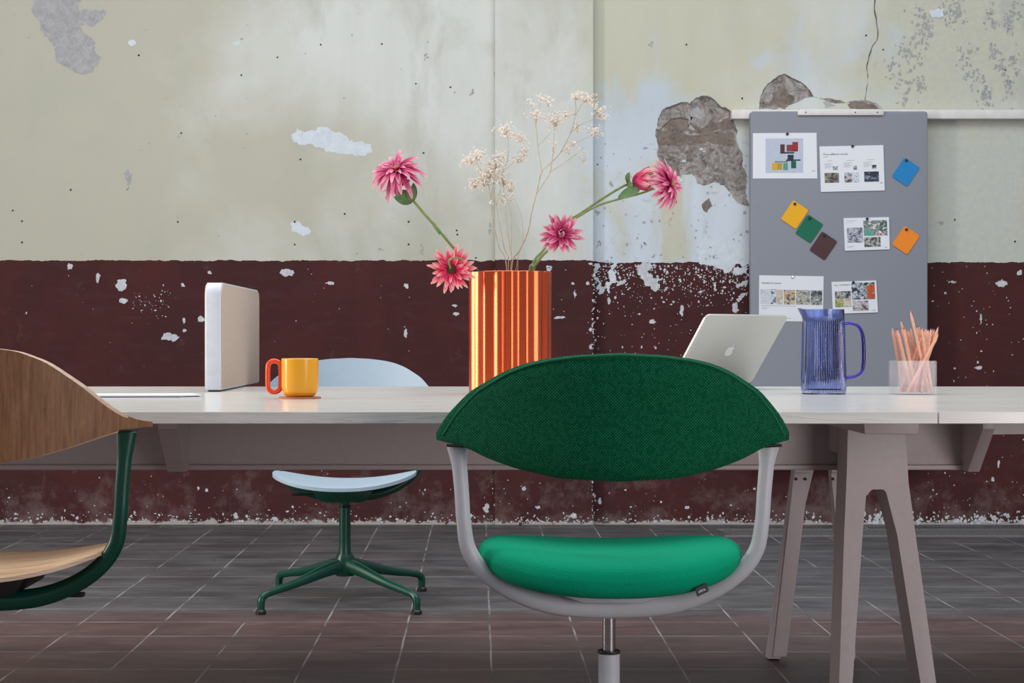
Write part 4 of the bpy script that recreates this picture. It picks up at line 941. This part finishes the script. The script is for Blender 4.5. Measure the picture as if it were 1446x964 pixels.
def paper(label, corners, items, thick=.0006, texts=()):
    """corners: TL, TR, BR, BL pixel positions; items: (u0, v0, u1, v1, material) with v down from the top"""
    c = [Vector((WX(a, PD), WZ(b, PD))) for a, b in corners]; cen = sum(c, Vector((0, 0))) / 4
    root_b = bmesh.new(); mats = [M['white'], flat((70, 72, 80))]
    yb = PY - thick
    for (A_, y_) in ((c, PY), (c, yb)): pass
    prism(root_b, [(p.x - cen.x, p.y - cen.y) for p in c], 0, -thick, 'Y')
    U = (c[1] - c[0]); V = (c[3] - c[0])
    def at(u, v): p = c[0] + U * u + V * v - cen; return p
    lay = 0
    for (u0, v0, u1, v1, m) in items:
        if m not in mats: mats.append(m)
        lay += 1; y_ = -thick - .00025 - lay * .00002
        f = root_b.faces.new([root_b.verts.new((at(a, b).x, y_, at(a, b).y)) for a, b in ((u0, v0), (u0, v1), (u1, v1), (u1, v0))]); f.material_index = mats.index(m)
    for (u, v, s, body) in texts:
        p = at(u, v); ang = math.atan2(U.y, U.x)
        text_faces(root_b, body, s, Matrix.Translation((p.x, -thick - .0006, p.y)) @ Matrix.Rotation(-ang, 4, 'Y') @ Matrix.Rotation(R(90), 4, 'X'), 1)
    o_ = finish('printed_sheet', root_b, mats, None, smooth=False, recalc=False); o_.location = (cen.x, PY, cen.y)
    tag(o_, label, 'paper', 'printed sheets on the grey board'); return o_
pic = {k: collage('photo_' + k, v) for k, v in dict(
    dusk=[(60, 56, 52), (96, 92, 80), (130, 126, 108), (170, 168, 150)], sunset=[(50, 44, 50), (150, 150, 165), (190, 198, 210), (210, 130, 90)], snow=[(70, 70, 84), (196, 204, 216), (216, 222, 232), (120, 124, 140)],
    navy=[(24, 34, 48), (40, 54, 72), (60, 74, 92), (130, 140, 156)], lounge=[(90, 92, 104), (150, 152, 164), (196, 200, 210), (120, 124, 136)], teal=[(84, 150, 140), (110, 176, 164), (70, 90, 84), (190, 150, 160), (216, 220, 220)], green_room=[(70, 96, 60), (60, 64, 74), (190, 200, 206), (120, 160, 90)],
    office=[(50, 56, 62), (110, 120, 120), (190, 186, 180), (90, 110, 80)], beige=[(176, 160, 140), (196, 184, 166), (206, 206, 206)], pale=[(196, 202, 214), (206, 210, 218), (180, 186, 196)], kids=[(70, 90, 130), (196, 160, 90), (200, 190, 176), (120, 80, 50)], shelf=[(96, 104, 92), (150, 150, 136), (190, 192, 182), (70, 80, 66)],
    steel=[(40, 46, 56), (120, 128, 140), (200, 206, 212), (80, 100, 130)], lawn=[(100, 130, 60), (140, 160, 80), (190, 170, 140)], brickr=[(180, 70, 30), (210, 90, 40), (150, 60, 36), (220, 190, 170)], desk=[(60, 64, 76), (170, 150, 140), (200, 204, 212), (110, 116, 130)]).items()}
txt = flat((150, 155, 168)); dk = flat((40, 42, 52))
lines = lambda u0, v0, w_, n, dv=.022, h_=.008: [(u0, v0 + i * dv, u0 + w_ * (1 if i % 2 == 0 else .7), v0 + i * dv + h_, txt) for i in range(n)]
paper('printed sheet with red, green and yellow block shapes, top left of the grey board', [(1063, 188), (1153, 187.5), (1154, 252), (1063, 252)],
      [(.20, .12, .79, .88, flat((186, 194, 210))), (.43, .25, .50, .44, flat((84, 46, 50))), (.53, .26, .65, .41, flat((140, 50, 52))), (.62, .20, .71, .40, flat((150, 34, 40))), (.43, .42, .65, .455, dk), (.62, .38, .70, .41, flat((110, 30, 36))), (.545, .48, .64, .62, flat((34, 44, 58))), (.52, .585, .75, .615, flat((34, 44, 58))), (.60, .62, .68, .78, flat((10, 90, 70))), (.345, .62, .55, .65, flat((90, 100, 100))), (.30, .66, .39, .82, flat((206, 168, 50))), (.385, .665, .46, .81, flat((180, 146, 40))), (.475, .665, .55, .82, flat((90, 150, 136))), (.34, .625, .52, .635, txt)],
      texts=((.925, .85, .008, 'vitra.'),))
paper('printed sheet with a title and three small photos in a row', [(1157, 207), (1247, 205), (1249, 269), (1159, 271)],
      [(.065, .585, .29, .805, pic['dusk']), (.375, .585, .49, .805, pic['sunset']), (.49, .585, .605, .805, pic['snow']), (.685, .575, .915, .80, pic['navy']), (.20, .44, .275, .53, pic['steel']), (.52, .44, .575, .53, pic['steel']), (.81, .43, .88, .52, pic['steel'])] + lines(.12, .315, .07, 1) + lines(.42, .315, .12, 1) + lines(.74, .31, .12, 1) + lines(.07, .38, .13, 4, .03) + lines(.37, .37, .13, 4, .03) + lines(.68, .365, .13, 4, .03) + lines(.05, .23, .08, 1),
      thick=.004, texts=((.045, .195, .0125, 'Three different moods'), (.925, .84, .008, 'vitra.')))
paper('small printed sheet with teal interior photo and two room photos', [(1191, 308), (1255, 306.5), (1256, 352), (1193, 354)],
      [(.43, .09, .95, .56, pic['teal']), (.80, .09, .95, .42, pic['green_room']), (.06, .30, .41, .76, pic['lounge']), (.43, .60, .79, .90, pic['office'])] + lines(.05, .08, .24, 2, .05) + lines(.05, .86, .16, 2, .04), thick=.004, texts=((.87, .93, .007, 'vitra.'),))
paper('printed sheet with a strip of pale interior photos above the laptop and jug', [(1072, 388.5), (1163, 390), (1162, 454), (1071.5, 453)],
      [(.02, .30, .185, .63, pic['pale']), (.185, .30, .27, .63, pic['snow']), (.27, .31, .37, .63, pic['beige']), (.385, .31, .56, .63, pic['kids']), (.575, .31, .79, .63, pic['shelf']), (.80, .31, .98, .63, pic['office'])] + lines(.03, .66, .55, 1) + lines(.04, .70, .12, 2, .03) + lines(.40, .93, .10, 1), texts=((.04, .185, .0125, 'Flexible Furniture'),))
paper('small tilted printed sheet with office photos and an orange wall, lowest on the board', [(1174, 398), (1237, 396), (1239.5, 441), (1176, 443)],
      [(.44, .05, .96, .58, pic['steel']), (.78, .12, .96, .55, pic['brickr']), (.06, .30, .42, .55, pic['office']), (.06, .53, .24, .80, pic['lawn']), (.24, .53, .42, .80, pic['beige']), (.45, .61, .80, .93, pic['desk'])], thick=.004, texts=((.05, .13, .010, 'HQ + COMPANY'), (.88, .94, .007, 'vitra.')))
def card(label, cx_, cy_, rgb_):
    bm = bmesh.new(); a = R(-34); pts = rrect(.085, .105, .008, 4); pts = [(x * math.cos(a) - y * math.sin(a), x * math.sin(a) + y * math.cos(a)) for x, y in pts]
    prism(bm, pts, 0, -.003, 'Y'); o_ = finish('colour_sample', bm, plain('sample_%d' % rgb_[0] + '_%d' % cx_, srgb(*rgb_), .7, 0, .04, 200)); o_.location = (WX(cx_, PD), PY, WZ(cy_, PD)); tag(o_, label, 'sample card', 'colour sample cards on the grey board')
for a in ((('blue rounded sample card tilted on the grey board', 1279, 243, (20, 126, 190))), ('yellow rounded sample card, topmost of the diagonal three', 1122, 303, (236, 172, 18)), ('green rounded sample card, middle one of the diagonal three', 1142.5, 323, (0, 104, 76)), ('dark brown rounded sample card, lowest of the diagonal three', 1162.5, 347, (76, 46, 48)), ('orange rounded sample card at the right edge of the board', 1279, 339, (240, 136, 30))): card(*a)
def mag(label, px, py, th=.003, m=M['black']):
    bm = bmesh.new(); lathe(bm, [(0, 0), (.0062, 0), (.0062, .005), (.005, .006), (0, .006)], 18); o_ = finish('magnet', bm, m); o_.rotation_euler = (R(90), 0, 0); o_.location = (WX(px, PD), PY - th - .0004, WZ(py, PD)); tag(o_, label, 'magnet', 'round magnets on the grey board')
for a in (('round black magnet on the sheet with the coloured block shapes', 1111.5, 189.2, .001), ('round black magnet on the titled sheet with three photos in a row', 1203.5, 206.6, .0044), ('round black magnet on the sheet with the teal interior', 1224, 309, .0044), ('round black magnet on the small sheet with the orange wall', 1204.5, 398.6, .0044),
          ('round black magnet on the blue card', 1279.5, 226.5, .003), ('round black magnet on the yellow card', 1122, 288, .003), ('round black magnet on the green card', 1143, 308, .003), ('round black magnet on the dark brown card', 1164, 332, .003), ('round black magnet on the orange card', 1279.5, 324, .003)): mag(*a)
mag('round silver magnet on the sheet with the strip of interior photos', 1119, 390.5, .001, M['steel'])
